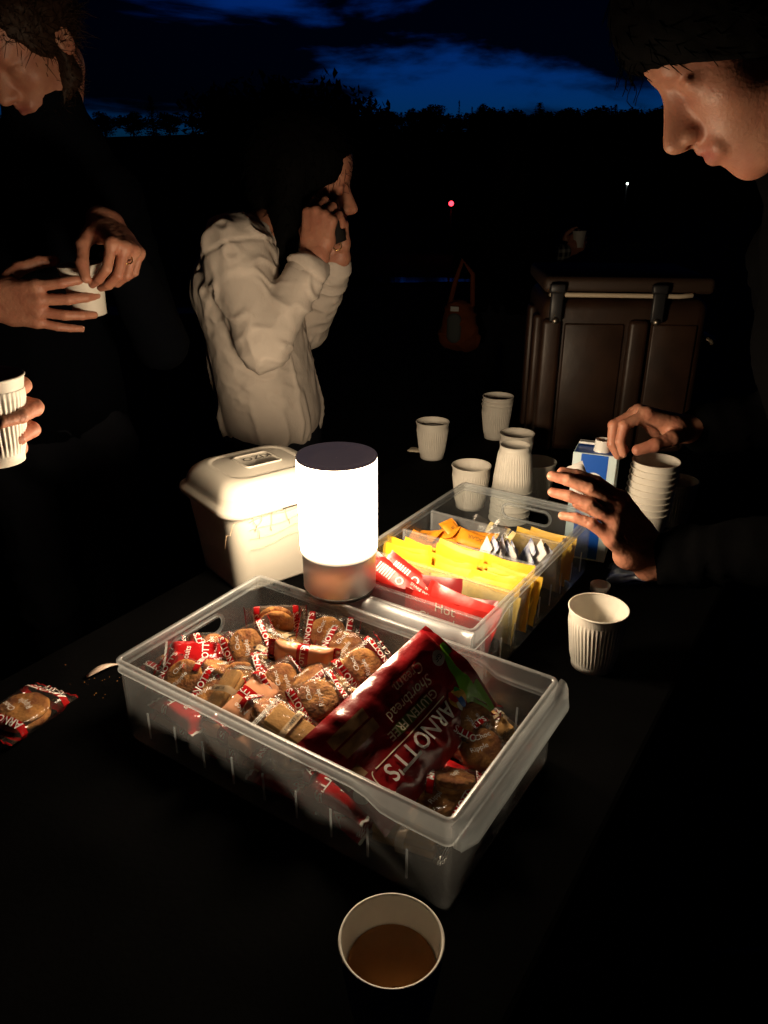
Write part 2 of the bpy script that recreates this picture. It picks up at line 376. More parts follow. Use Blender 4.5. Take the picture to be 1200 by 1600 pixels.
M_leaf = mat('night_foliage', (.035, .05, .022), .8); M_bark = mat('bark', (.05, .035, .025), .9)
def conifer_me(seed, H, Rb, n=900, bushy=0.0):
    """branches at uneven heights, each carrying drooping leaf sprays; bushy ones get round lobes instead"""
    r = random.Random(seed); vs = []; fs = []
    def spray(c, d1, s):
        d2 = unit(np.cross(d1, V(r.random()-.5, r.random()-.5, 1))); k = len(vs)
        vs.extend([c-d1*s-d2*s*.5, c+d1*s*.2-d2*s*.6, c+d1*s*1.3, c+d1*s*.1+d2*s*.6]); fs.append((k, k+1, k+2, k+3))
    if not bushy:
        for b in range(n//4):
            t = r.random()**.9; a = r.random()*6.283; ln = Rb*(1-t)**.75*r.uniform(.55, 1.1)+.012; z0 = H*(.10+.88*t); droop = r.uniform(-.5, .15)
            for q in range(9):
                w = (q+.6)/9; c = V(math.cos(a)*ln*w, math.sin(a)*ln*w, z0+droop*ln*w)+V(r.gauss(0, .1), r.gauss(0, .1), r.gauss(0, .12))*Rb*.35
                spray(c, unit(V(math.cos(a+r.gauss(0, .6)), math.sin(a+r.gauss(0, .6)), r.uniform(-.5, .5))), Rb*r.uniform(.06, .13)*(1.15-.7*t))
        for q in range(14): spray(V(r.gauss(0, .008), r.gauss(0, .008), H*(.93+.075*q/14)), unit(V(r.gauss(0, .4), r.gauss(0, .4), 1)), .016*(1.3-q/14))
    else:
        lobes = [(V(r.gauss(0, .45)*Rb, r.gauss(0, .45)*Rb, H*r.uniform(.40, .86)), Rb*r.uniform(.28, .55)) for _ in range(13)]
        for q in range(n*3):
            c0, rad = lobes[q % 13]; d = unit(V(r.gauss(0, 1), r.gauss(0, 1), r.gauss(0, .9)))
            spray(c0+d*rad*r.uniform(.35, 1.06), unit(d+V(r.gauss(0, .7), r.gauss(0, .7), r.gauss(0, .7))), Rb*r.uniform(.05, .10))
    return vs, fs
PROTO = []
for sd, H, Rb, b in ((1, 1.0, .20, 0), (2, 1.0, .27, 0), (3, 1.0, .34, 1), (4, 1.0, .16, 0), (5, 1.0, .42, 1)):
    vs, fs = conifer_me(sd, H, Rb, 800 if not b else 1100, b)
    tv, tf = tube([(0, 0, -.05), (.005, 0, .3), (0, .004, .7), (0, 0, .97)], [.022, .018, .010, .003], 7)
    PROTO.append((mesh_data('crown', vs, fs, M_leaf, False), mesh_data('trunk', tv, tf, M_bark)))
def tree(name, x, y, z, h, k, label, group, sx=1.0):
    e = empty(name, (x, y, z), rnd.random()*6, label, 'tree', group); e.scale = (h*sx, h*sx, h)
    obj('crown', PROTO[k][0], e); obj('trunk', PROTO[k][1], e)
def zr(y): return float(np.interp(y, [46, 56, 70, 90], [0, 2.6, 4.8, 6.0]))
def tree_at(px, ptop, Y, k, label, group, name='conifer_tree', sx=1.0):
    p = at(px, ptop, Y); b = zr(Y)-.3; tree(name, p[0], Y, b, (p[2]-b), k, label, group, sx)
for i, (px, pt) in enumerate(((612, 172), (650, 186), (664, 178), (682, 180), (700, 176), (718, 156), (738, 166), (752, 172), (768, 168), (786, 164), (806, 168), (826, 178), (843, 180), (860, 176), (876, 172), (894, 184), (912, 178), (930, 186), (948, 172), (962, 170), (978, 176), (1000, 190), (1018, 176), (1036, 178), (1060, 184), (1090, 178), (1120, 182), (1160, 178), (1200, 180))):
    Y = 64+10*rnd.random()
    if i in (5, 6): tree_at(px, pt, Y, 3 if i == 5 else 0, 'tall pointed conifer rising above the ridge treeline' if i == 5 else 'slim conifer just beside the tallest one on the ridge', 'ridge conifers', sx=.75)
    else: tree_at(px, pt+2, Y, (1, 2, 1, 0, 1, 4)[i % 6], 'black tree silhouette in the even ridge treeline', 'trees along the far ridge', sx=2.8 if i % 6 != 3 else 2.0)
for i in range(46):
    px = 596+13.4*i+rnd.uniform(-7, 7); tree_at(px, 178+rnd.uniform(-13, 9)+6*math.sin(i*.9), 66+10*rnd.random(), (1, 2, 0, 1)[i % 4], 'black tree silhouette in the even ridge treeline', 'trees along the far ridge', sx=rnd.uniform(1.5, 2.6))
tree_at(234, 148, 60, 1, 'dark conifer silhouette in the pale gap left of the sky', 'conifers in the gap')
tree_at(297, 152, 66, 0, 'narrow conifer beside the other in the pale sky gap', 'conifers in the gap')
for px in (20, 70, 120, 160, 205, 262, 322):
    tree_at(px, 174, 70, 2, 'low dark treetop under the pale strip of sky', 'low trees under the gap', sx=1.8)
for px, pt, Y, k, lb in ((362, 128, 40, 4, 'first big tree from the pale sky gap'), (420, 118, 42, 2, 'tallest big dark tree, above the beige jacket'), (480, 128, 41, 4, 'big dark tree right of the tallest one'), (540, 140, 44, 2, 'big dark tree second from the ridge treeline'), (578, 150, 46, 1, 'last big conifer before the even ridge treeline')):
    p = at(px, pt, Y); tree('broad_tree', p[0], Y, -.3, p[2]+.3, k, lb, 'big dark trees', 1.0)

# ------------------------------------------------------------------ frames of the two bins and the table (they stand parallel)
TZ = 0.90                                       # table top
YAW1 = R(-33.38); A1 = V(math.cos(YAW1), math.sin(YAW1)); B1 = V(-A1[1], A1[0]); C1 = V(-.058, .703)
YAW2 = R(56.62); A2 = V(math.cos(YAW2), math.sin(YAW2)); B2 = V(-A2[1], A2[0]); C2 = V(.127, 1.029)
def L1(u, v, z): q = C1+A1*u+B1*v; return V(q[0], q[1], z)
def L2(u, v, z): q = C2+A2*(u-.217)+B2*v; return V(q[0], q[1], z)      # u from the near end

def build_table():
    # long trestle table, its left edge runs parallel to the long side of the far bin
    P0 = V(-.452, .932); cen = P0 + A2*.72 - B2*.38
    e = empty('trestle_table', (cen[0], cen[1], 0), YAW2, 'long black trestle table carrying the bins, lamp and cups', 'table')
    obj('table_top', box_me('table_top', (2.26, .76, .032), M_table, .006, (0, 0, TZ-.016)), e)
    for sx in (-.85, .85):
        for sy in (-.3, .3):
            v, f = tube([(sx, sy, 0.0), (sx, sy, TZ-.04)], .016, 10); obj('leg', mesh_data('leg', v, f, M_steel_dark), e)
        v, f = tube([(sx, -.3, .18), (sx, .3, .18)], .011, 8); obj('stretcher', mesh_data('stretcher', v, f, M_steel_dark), e)
        v, f = tube([(sx, -.34, TZ-.045), (sx, .34, TZ-.045)], .013, 8); obj('top_rail', mesh_data('top_rail', v, f, M_steel_dark), e)
build_table()

def rrect(hx, hy, r, n=5, sub=1):
    pts = []
    cs = ((hx-r, hy-r, 0), (-hx+r, hy-r, 90), (-hx+r, -hy+r, 180), (hx-r, -hy+r, 270))
    for i, (cx, cy, a0) in enumerate(cs):
        arc = [(cx+r*math.cos(R(a0+90*k/n)), cy+r*math.sin(R(a0+90*k/n))) for k in range(n+1)]
        pts += arc
        nx, ny, na = cs[(i+1) % 4]; q = (nx+r*math.cos(R(na)), ny+r*math.sin(R(na))); p = arc[-1]
        for k in range(1, sub): pts.append((p[0]+(q[0]-p[0])*k/sub, p[1]+(q[1]-p[1])*k/sub))
    return pts
def loft(rings, close_first=False, close_last=False, skip=None):
    n = len(rings[0]); vs = [p for r in rings for p in r]; fs = []
    for i in range(len(rings)-1):
        for j in range(n):
            if skip and skip(j): continue
            k = (j+1) % n; fs.append((i*n+j, i*n+k, (i+1)*n+k, (i+1)*n+j))
    if close_first: fs.append(tuple(range(n-1, -1, -1)))
    if close_last: fs.append(tuple(range((len(rings)-1)*n, len(rings)*n)))
    return vs, fs

def storage_bin(name, c, yaw, label, dividers=()):
    from mathutils.geometry import tessellate_polygon
    hx, hy, r, H, t = .217, .120, .007, .110, .0024
    e = empty(name, (c[0], c[1], TZ+.001), yaw, label, 'storage bin', 'clear plastic storage bins')
    n = 5; out = rrect(hx, hy, r, n); inn = rrect(hx-t, hy-t, r-t, n)
    flat = 2*n+1                                # edge index of the flat -x side
    parts = []
    o_v, o_f = loft([[(x, y, 0.0) for x, y in out], [(x, y, H) for x, y in out]], skip=lambda j: j == flat)
    i_v, i_f = loft([[(x, y, H) for x, y in inn], [(x, y, .0025) for x, y in inn]], skip=lambda j: j == flat)
    parts += [(o_v, o_f), (i_v, i_f)]
    y1 = hy-r; hole = []
    hw, hh, hz, hc = .032, .0105, .076, .002
    for k in range(25):
        a = R(-90+180*k/12) if k <= 12 else R(90+180*(k-13)/12)
        cy = hc+(hw if k <= 12 else -hw); hole.append((cy+hh*math.cos(a), hz+hh*math.sin(a)))
    hole = hole[:25]; outer = [(-y1, 0), (y1, 0), (y1, H), (-y1, H)]
    tri = tessellate_polygon([[Vector((p[0], p[1], 0)) for p in outer], [Vector((p[0], p[1], 0)) for p in hole]])
    P = outer+hole; m = len(P)
    vs = [(-hx, p[0], p[1]) for p in P]+[(-hx+t, p[0], p[1]) for p in P]
    fs = [tuple(q) for q in tri]+[tuple(m+i for i in reversed(q)) for q in tri]
    h0 = len(outer); hn = len(hole)
    fs += [(h0+i, h0+(i+1) % hn, m+h0+(i+1) % hn, m+h0+i) for i in range(hn)]
    parts.append((vs, fs)); v, f = merge(parts)
    obj('wall_shell', mesh_data('wall_shell', v, f, M_frost, False), e)
    bi = [(x, y, 0.0005) for x, y in rrect(hx-.001, hy-.001, r, n)]; bt = [(x, y, .003) for x, y in rrect(hx-.001, hy-.001, r, n)]
    v, f = loft([bi, bt], True, True); obj('base_panel', mesh_data('base_panel', v, f, M_frost, False), e)
    # double bead rim, stepping down towards the pull lip
    prof = ((-.0026, .1100), (-.0026, .1106), (.0030, .1108), (.0034, .1090), (.0030, .1068), (.0012, .1062), (.0012, .1000), (.0028, .0994), (.0032, .0976), (.0028, .0958), (.0004, .0953))
    rings = []
    for q, (o, z) in enumerate(prof):
        ring = []
        for x, y in rrect(hx+o, hy+o, r+o, 6, 26):
            s = min(1, max(0, (x-.118)/.035)); s = s*s*(3-2*s); dz = -.014*s if q >= 5 else 0
            ring.append((x, y, z+dz))
        rings.append(ring)
    v, f = loft(rings); obj('rim', mesh_data('rim', v, f, M_frost_thick, True), e)
    # pull lip
    pr = [(.0046, .1108), (.010, .1104), (.0155, .1075), (.0195, .101), (.0212, .092), (.0205, .0865)]
    vs = []; fs = []; ny = 14; yy = hy+.0035
    for s_, off in ((0, 0), (1, -.0022)):
        for (dx, z) in pr:
            for j in range(ny+1):
                y = -yy+2*yy*j/ny; rr = max(0, abs(y)-(yy-.012))/.012; vs.append((hx+dx*(1-.35*rr*rr)+off*(.6 if s_ else 0), y, z+off))
    n1 = (ny+1)*len(pr)
    for i in range(len(pr)-1):
        for j in range(ny):
            a = i*(ny+1)+j; fs.append((a, a+1, a+ny+2, a+ny+1)); fs.append((n1+a, n1+a+ny+1, n1+a+ny+2, n1+a+1))
    k = (len(pr)-1)*(ny+1)
    for j in range(ny): fs.append((k+j, k+j+1, n1+k+j+1, n1+k+j))
    for j in (0, ny): fs.append(tuple(i*(ny+1)+j for i in range(len(pr))) + (len(vs)+(0 if j == 0 else 1),))
    vs += [(hx+.0046, -yy, .0865), (hx+.0046, yy, .0865)]
    obj('pull_lip', mesh_data('pull_lip', vs, fs, M_frost_thick, True), e)
    # raised frame around the hand slot
    for xs_, off in ((-hx, -1),):
        loop = []
        for rad, dx in ((hh+.0005, 0), (hh+.0005, -.0022), (hh+.0045, -.0022), (hh+.0050, 0)):
            ring = []
            for k in range(26):
                a = R(-90+180*k/12.5) if k <= 12 else R(90+180*(k-13)/12); cy = hc+(hw if k <= 12 else -hw)
                ring.append((-hx+dx-.0001, cy+rad*math.cos(a), hz+rad*math.sin(a)))
            loop.append(ring)
        v, f = loft(loop); obj('slot_frame', mesh_data('slot_frame', v, f, M_frost_thick, True), e)
    rib = box_me('divider_slot', (.0022, .0016, .036), M_frost_thick, .0004)
    for i in range(9):
        x = -.174+.0435*i
        for sy in (-1, 1): obj('divider_slot', rib, e, (x, sy*(hy+.0009), .036))
    dm = None
    for u in dividers:
        if dm is None:
            bm = bmesh.new(); bm_box(bm, (0, 0, .049), (.0018, .2335, .092), 0, .0005, 1); bm_box(bm, (0, 0, .0972), (.0040, .2335, .0045), 0, .0012, 2)
            for sy in (-1, 1): bm_box(bm, (0, sy*.1140, .049), (.0046, .0040, .092), 0, .001, 1)
            dm = from_bm('divider', bm, M_frost_mid)
        obj('divider', dm, e, (u, 0, .004), (0, R(rnd.uniform(-1.5, 1.5)), 0))
    return e
storage_bin('storage_bin', C1, YAW1, 'near clear plastic bin full of wrapped biscuits and a red pouch')
storage_bin('storage_bin', C2, YAW2+math.pi, 'far clear plastic bin with dividers holding red, yellow and orange sachets', dividers=(.217-.045, .217-.130, .217-.218, .217-.308))

# ------------------------------------------------------------------ the lamp (the only light of the table)
def build_lamp():
    e = empty('table_lamp', (-.059, .889, TZ+.1122), 0, 'glowing white cylinder lamp on a steel base standing on the bin rims', 'lamp')
    m = bpy.data.materials.new('lamp_diffuser'); m.use_nodes = True; t = m.node_tree; t.nodes.clear(); N = t.nodes.new; K = t.links.new
    o = N('ShaderNodeOutputMaterial'); em = N('ShaderNodeEmission'); c = N('ShaderNodeTexCoord'); s = N('ShaderNodeSeparateXYZ')
    K(c.outputs['Object'], s.inputs[0]); mr = N('ShaderNodeMapRange'); mr.interpolation_type = 'SMOOTHSTEP'
    mr.inputs['From Min'].default_value = .058; mr.inputs['From Max'].default_value = .100; mr.inputs['To Min'].default_value = .9; mr.inputs['To Max'].default_value = LAMP
    K(s.outputs['Z'], mr.inputs['Value']); K(mr.outputs[0], em.inputs['Strength']); em.inputs['Color'].default_value = (1.0, .76, .50, 1)
    K(em.outputs[0], o.inputs['Surface'])
    v, f = lathe([(.0495, .0575), (.0505, .059), (.0508, .1846)], 72)
    obj('diffuser', mesh_data('diffuser', v, f, m), e)
    cap = mat('lamp_cap', (.34, .30, .33), .5, emit=(.75, .55, .62), estr=.05)  # faint mauve emission put into the cap stands in for the lamp's glow
    v, f = lathe([(.0508, .1847), (.0509, .1868), (.0503, .1880), (.0480, .1876), (.0470, .1852), (.030, .1840), (.012, .1836), (.0001, .1836)], 72)
    obj('top_cap', mesh_data('top_cap', v, f, cap), e)
    st = bpy.data.materials.new('brushed_steel'); st.use_nodes = True; t = st.node_tree; b = t.nodes['Principled BSDF']
    b.inputs['Metallic'].default_value = 1; b.inputs['Base Color'].default_value = (.80, .78, .76, 1); b.inputs['Roughness'].default_value = .46
    b.inputs['Anisotropic'].default_value = .6
    c = t.nodes.new('ShaderNodeTexCoord'); mp_ = t.nodes.new('ShaderNodeMapping'); mp_.inputs['Scale'].default_value = (220, 220, 6)
    n = t.nodes.new('ShaderNodeTexNoise'); n.inputs['Scale'].default_value = 3; t.links.new(c.outputs['Object'], mp_.inputs[0]); t.links.new(mp_.outputs[0], n.inputs['Vector'])
    bp = t.nodes.new('ShaderNodeBump'); bp.inputs['Strength'].default_value = .12; bp.inputs['Distance'].default_value = .0005; t.links.new(n.outputs['Fac'], bp.inputs['Height']); t.links.new(bp.outputs[0], b.inputs['Normal'])
    v, f = lathe([(.0470, .0065), (.0480, .0075), (.0484, .0560), (.0480, .0572), (.044, .0575)], 72)
    obj('steel_base', mesh_data('steel_base', v, f, st), e)
    v, f = lathe([(.0001, 0), (.0445, 0), (.0458, .001), (.0462, .0062), (.044, .0066)], 72)
    obj('foot_ring', mesh_data('foot_ring', v, f, mat('black_rubber', (.012, .012, .012), .6)), e)
LAMP = 96.0
build_lamp()

# ------------------------------------------------------------------ paper cups
def cup_meshes():
    prof = [(.0001, .006), (.0262, .006), (.0268, .0005), (.0285, .0), (.0292, .010)]
    outer = [(.0001, .0062), (.0262, .0060), (.0272, .0), (.0284, .0), (.0290, .008)] + [(.0290+.0098*(z-.008)/.080, z) for z in np.linspace(.008, .0885, 9)[1:]]
    inner = [(.0378, .0885), (.0368, .080), (.0330, .045), (.0280, .009), (.0255, .0072), (.0001, .0070)]
    v1, f1 = lathe(outer, 96); v2, f2 = lathe(inner, 96); v, f = merge([(v1, f1), (v2, f2)])
    wall = mesh_data('cup_wall', v, f, M_paper)
    rim = []; 
    for k in range(13):
        a = 2*math.pi*k/12; rim.append((.0389+.0013*math.cos(a), .0893+.0013*math.sin(a)))
    v, f = lathe(rim, 96); rimm = mesh_data('rolled_rim', v, f, M_paper)
    zs = list(np.linspace(.011, .0765, 15)); ribs = 44
    pr = [(.0290+.0098*(z-.008)/.080+.0004, z) for z in zs]
    def fn(i, a):
        e_ = min(1, min(i, 14-i)/1.6); return .0013*e_*(.5+.5*math.cos(ribs*a+zs[i]*60)) + .0002
    v, f = lathe(pr, 264, fn); sl = mesh_data('ripple_sleeve', v, f, M_paper)
    return wall, rimm, sl
CW, CR, CS = cup_meshes()
def cup(xyz, label, rot=(0, 0, 0), group=None, sc=1.0, coffee=None, stretch=1.0, cof_z=.067, plain=False):
    e = empty('paper_cup', xyz, 0, label, 'cup', group, rot=rot); e.scale = (sc, sc, sc*stretch)
    obj('cup_wall', CW, e); obj('rolled_rim', CR, e)
    if not plain: obj('ripple_sleeve', CS, e)
    if coffee is not None:
        r = .0290+.0098*(cof_z-.008)/.080-.0016; vs = []; fs = []; n = 48
        rr = [r, r*.985, r*.93, r*.6, .0001]; zz = [cof_z+.0012, cof_z+.0003, cof_z, cof_z, cof_z]
        v, f = lathe(list(zip(rr, zz)), n); obj('coffee', mesh_data('coffee', v, f, coffee), e)
    return e
g = 'white ripple paper cups'
cup((.0057, .3913, TZ), 'paper cup of milky coffee at the near table edge', rot=(0, 0, .6), group=g, coffee=M_coffee, cof_z=.061)
cup((.287, .873, TZ), 'empty paper cup with twisted ripples beside the far bin', rot=(0, 0, 1.7), group=g)
dark_tea = mat('black_tea', (.03, .012, .005), .08)
cup((.116, 1.731, TZ), 'paper cup standing alone behind the lamp, filled with dark drink', group=g, rot=(0, 0, .4), coffee=dark_tea, cof_z=.074)
for i in range(3): cup((.290+.001*i, 1.885, TZ+.0105*i), ('bottom cup of the three nested by the brown box', 'middle cup of the three nested by the brown box', 'top cup of the three nested by the brown box')[i], group=g, rot=(0, 0, i*1.1), coffee=dark_tea if i == 2 else None, cof_z=.074)
cup((.176, 1.428, TZ), 'paper cup just behind the far bin, left of the upturned stack', group=g, rot=(0, 0, .9))
cup((.302, 1.640, TZ), 'paper cup partly hidden directly behind the upturned stack', group=g)
cup((.312, 1.452, TZ), 'paper cup peeking out right of the upturned stack', group=g, rot=(0, 0, 2))
NUP = 6
for i in range(NUP):
    z = TZ+.0903+.0125*i
    cup((.247+.0006*i, 1.368, z), ('topmost upturned cup of the stack behind the far bin' if i == NUP-1 else 'upturned cup under others in the stack behind the far bin'), rot=(math.pi, 0, .3*i), group=g if i == NUP-1 else 'upturned stacked cups')
for i in range(9): cup((.455+.0007*i, 1.205, TZ+.0112*i), 'cup in the nested stack beside the milk carton' if i < 8 else 'top cup of the nested stack beside the milk carton', group='nested cups beside the carton', rot=(0, 0, i*.7), plain=True)
cup((.560, 1.345, TZ+.0), 'paper cup close to the dark jacket, right of the nested stack', group=g, rot=(0, 0, 1))

# ------------------------------------------------------------------ white tub with a domed lid
def white_tub():
    e = empty('lidded_tub', (-.209, 1.172, TZ+.001), R(38), 'white plastic tub with domed lid standing behind the lamp', 'tub')
    wp = mat('white_plastic', (.70, .66, .58), .38, noise=.12, nscale=7, bump=.04, bscale=40)
    def ring(hx, hy, r, z): return [(x, y, z) for x, y in rrect(hx, hy, r, 8, 3)]
    hx, hy = .098, .088
    v, f = loft([ring(hx*.86, hy*.84, .025, 0), ring(hx*.87, hy*.85, .027, .004), ring(hx*.93, hy*.92, .028, .07), ring(hx, hy, .030, .138), ring(hx+.001, hy+.001, .03, .147)], True)
    obj('tub_body', mesh_data('tub_body', v, f, wp), e)
    rs_old = [ring(hx+.004, hy+.004, .032, .1375), ring(hx+.0105, hy+.0105, .036, .139), ring(hx+.0125, hy+.0125, .038, .144), ring(hx+.0115, hy+.0115, .038, .1505), ring(hx+.006, hy+.006, .036, .1545),
          ring(hx+.002, hy+.002, .036, .163), ring(hx-.003, hy-.003, .036, .173), ring(hx-.011, hy-.011, .034, .183), ring(hx-.020, hy-.020, .030, .1885), ring(hx-.0245, hy-.0245, .028, .1900), ring(hx-.0265, hy-.0265, .027, .1890), ring(hx-.030, hy-.030, .026, .1890), ring(hx*.35, hy*.35, .02, .1925)]
    rs = [ring(hx+.004, hy+.004, .032, .1375), ring(hx+.0105, hy+.0105, .038, .139), ring(hx+.0125, hy+.0125, .040, .144), ring(hx+.0115, hy+.0115, .040, .1505), ring(hx+.006, hy+.006, .040, .1545)]
    for k in range(9):
        a = R(8+10*k); rs.append(ring(hx+.004-.030*(1-math.cos(a)), hy+.004-.030*(1-math.cos(a)), .042-.010*(1-math.cos(a)), .1545+.0335*math.sin(a)))
    i_ = .030; rs += [ring(hx-i_+.001, hy-i_+.001, .032, .1887), ring(hx-i_-.001, hy-i_-.001, .031, .1872), ring(hx-i_-.004, hy-i_-.004, .029, .1872), ring(hx*.36, hy*.36, .02, .1920)]
    v, f = loft(rs, False, True); lid = obj('lid', mesh_data('lid', v, f, wp), e)
    v, f = loft([ring(.034, .030, .008, .1918), ring(.033, .029, .008, .1938), ring(.030, .026, .006, .1938), ring(.029, .025, .006, .1925)], False, True)
    obj('raised_panel', mesh_data('raised_panel', v, f, wp), lid)
    tv, tf = text_flat('KIZO', .022, .01)
    a = R(180); tv2 = [(x*math.cos(a)-y*math.sin(a)+.002, x*math.sin(a)+y*math.cos(a)+.004, .1944) for x, y in tv]
    obj('lettering', mesh_data('lettering', tv2, tf, mat('faded_ink', (.06, .05, .045), .6), False), lid)
    obj('lid_slit', box_me('lid_slit', (.028, .0012, .0016), M_black_print, 0, (.0, -hy-.0125, .142)), lid)
    # hair-thin plastic strings hanging under the lid
    sm = mat('loose_string', (.62, .45, .28), .6); r = random.Random(4)
    for i in range(9):
        x = -hx*.9+.022*i*.9+r.uniform(-.01, .01); p = [(x, -hy-.004, .136)]
        dx = r.uniform(-.012, .012)
        for k in range(1, 6): p.append((x+dx*k*.35+r.uniform(-.003, .003), -hy-.0035+.001*k*.6+r.uniform(0, .0012)-.001, .136-k*r.uniform(.004, .0085)))
        v, f = tube(p, .00045, 4); obj('string', mesh_data('string', v, f, sm), e)
    for i in range(4):
        z0 = .129-.016*i; p = [(-hx*.7+k*.02, -hy*(.93+.05*z0/.138)-.0045, z0+.003*math.sin(k*1.3+i)+.0012*k) for k in range(8)]
        v, f = tube(p, .0004, 4); obj('string', mesh_data('string', v, f, sm), e)
white_tub()

# ------------------------------------------------------------------ wrapped biscuits
RED = (.34, .008, .010)
F_CHIP = film_mat('film_clear_red', [(.0, .012, RED), (.16, .25, RED), (.78, .87, RED), (.988, 1.0, RED)])
F_PLAIN = film_mat('film_clear_lines', [(.02, .030, (.8, .78, .74)), (.045, .055, (.8, .78, .74)), (.07, .08, (.8, .78, .74)), (.93, .94, (.8, .78, .74)), (.955, .965, (.8, .78, .74)), (.45, .55, (.55, .40, .25))])
F_CREAM = film_mat('film_pink_red', [(.0, .10, RED), (.42, .58, RED), (.90, 1.0, RED)], clear=False, back=(.62, .30, .17))
F_FULL = film_mat('film_red', [(.0, .04, (.75, .72, .68)), (.96, 1, (.75, .72, .68))], clear=False, back=RED)
def film_mesh(name, A, Bh, H, seed, m, flat=.80, bend=0.0, nu=36, nv=18, wob=.0027):
    r = np.random.default_rng(seed); off = r.random(3)*20
    def surf(u, v, side):
        body = np.clip(1-(np.abs(u)/flat)**5, 0, 1)**.5*np.clip(1-np.abs(v)**5, 0, 1)**.5
        z = side*H*body
        x = A*u; y = Bh*v*(1-.05*(1-body)*np.cos(u*2))
        q = np.stack([x*55+off[0], y*55+off[1], side*2+z*20+off[2]], -1)
        w = (fbm(q, 2)-.5)*wob*2.6*(.35+.65*(1-.5*body))
        z = z + w + bend*(u*u) + .0015*side*0 + (1-body)*.0012*np.sin(v*22+seed)
        return np.stack([x, y, z], -1)
    u = np.linspace(-1, 1, nu); v = np.linspace(-1, 1, nv); U, Vv = np.meshgrid(u, v, indexing='ij')
    # serrated ends
    Uz = U.copy(); Uz[0, ::2] += .018; Uz[-1, ::2] -= .018
    top = surf(Uz, Vv, 1.0).reshape(-1, 3); bot = surf(Uz, Vv, -1.0).reshape(-1, 3); bot[:, 2] -= .0002
    vs = np.concatenate([top, bot]); fs = []; n = nu*nv
    for i in range(nu-1):
        for j in range(nv-1):
            a = i*nv+j; fs.append((a, a+nv, a+nv+1, a+1)); fs.append((n+a, n+a+1, n+a+nv+1, n+a+nv))
    me = mesh_data(name, vs, fs, m); uvl = me.uv_layers.new(name='UVMap')
    uvs = np.stack([(U.ravel()+1)/2, (Vv.ravel()+1)/2], 1); uvs = np.concatenate([uvs, uvs])
    li = np.empty(len(me.loops), int); me.loops.foreach_get('vertex_index', li); uvl.data.foreach_set('uv', uvs[li].ravel())
    return me, surf
def print_on(surf, A, Bh, words, m, lift=.0007):
    """words: (text,size,u,v,angle,bold) laid on the top face"""
    parts = []
    for (s, size, u0, v0, ang, bold) in words:
        tv, tf = text_flat(s, size, bold); c_, s_ = math.cos(ang), math.sin(ang)
        X = u0*A + tv[:, 0]*c_-tv[:, 1]*s_; Y = v0*Bh + tv[:, 0]*s_+tv[:, 1]*c_
        p = surf(np.clip(X/A, -1, 1), np.clip(Y/Bh, -1, 1), 1.0); p[:, 2] += lift
        parts.append((p, tf))
    v, f = merge(parts); return mesh_data('lettering', v, f, m, False)
def cookie_mesh(seed, rr=.0285, th=.0052):
    r = np.random.default_rng(seed); prof = [(.0001, -th), (rr*.9, -th), (rr*.99, -th*.4), (rr, 0), (rr*.96, th*.5), (rr*.85, th*.85), (rr*.55, th), (rr*.25, th*1.02), (.0001, th)]
    v, f = lathe(prof, 28); v = np.array(v); nn = fbm(v*150+seed*3.1, 2)-.5
    v *= (1+.10*nn[:, None]); v[:, 2] += nn*.0025
    return mesh_data('biscuit', v, f, M_biscuit)
COOK = [cookie_mesh(i) for i in range(3)]
CHIPM = None
def finger_mesh():
    bm = bmesh.new(); bm_box(bm, (0, 0, 0), (.066, .034, .0085), 0, .0022, 2)
    return from_bm('biscuit', bm, M_short)
FING = finger_mesh()
bm = bmesh.new(); bmesh.ops.create_icosphere(bm, subdivisions=1, radius=.0036); CHIPM = from_bm('chocolate_chip', bm, M_choc)
TYPES = {}
def ptype(k):
    if k in TYPES: return TYPES[k]
    kind, sd = k
    hp = math.pi/2
    if kind == 'chip':
        A, Bh, H = .049, .034, .0128; me, s = film_mesh('wrapper', A, Bh, H, sd, F_CHIP)
        w = [("ARNOTT'S", .0125, -.61, 0, hp, .012), ("ARNOTT'S", .0125, .65, 0, hp, .012), ("Choc", .010, -.22, .30, hp*.85, .0), ("Ripple", .010, .02, -.1, hp*.85, .0), ("BISCUITS", .0085, .93, 0, hp, .01)]
        tx = print_on(s, A, Bh, w, M_white_print)
    elif kind == 'plain':
        A, Bh, H = .047, .026, .0125; me, s = film_mesh('wrapper', A, Bh, H, sd, F_PLAIN)
        tx = print_on(s, A, Bh, [("NET 20g", .0060, 0.0, .35, hp, .01), ("BISCUITS", .0055, .0, -.1, hp, .0), ("INGREDIENTS", .0042, .75, .0, hp, .0), ("WHEAT FLOUR", .0042, .82, .0, hp, .0), ("SUGAR OIL", .0042, .68, .0, hp, .0)], M_black_print)
    elif kind == 'cream':
        A, Bh, H = .055, .024, .0120; me, s = film_mesh('wrapper', A, Bh, H, sd, F_CREAM)
        tx = print_on(s, A, Bh, [("ARNOTT'S", .0100, .0, 0, hp, .012), ("Nice", .011, -.42, .1, hp, .0)], M_white_print)
    else:
        A, Bh, H = .046, .032, .0120; me, s = film_mesh('wrapper', A, Bh, H, sd, F_FULL)
        tx = print_on(s, A, Bh, [("ARNOTT'S", .0140, .30, 0, hp, .012), ("Biscuits", .012, -.3, 0, hp*.9, .0)], M_white_print)
    TYPES[k] = (me, tx); return TYPES[k]
PG = 'wrapped biscuits in the near bin'
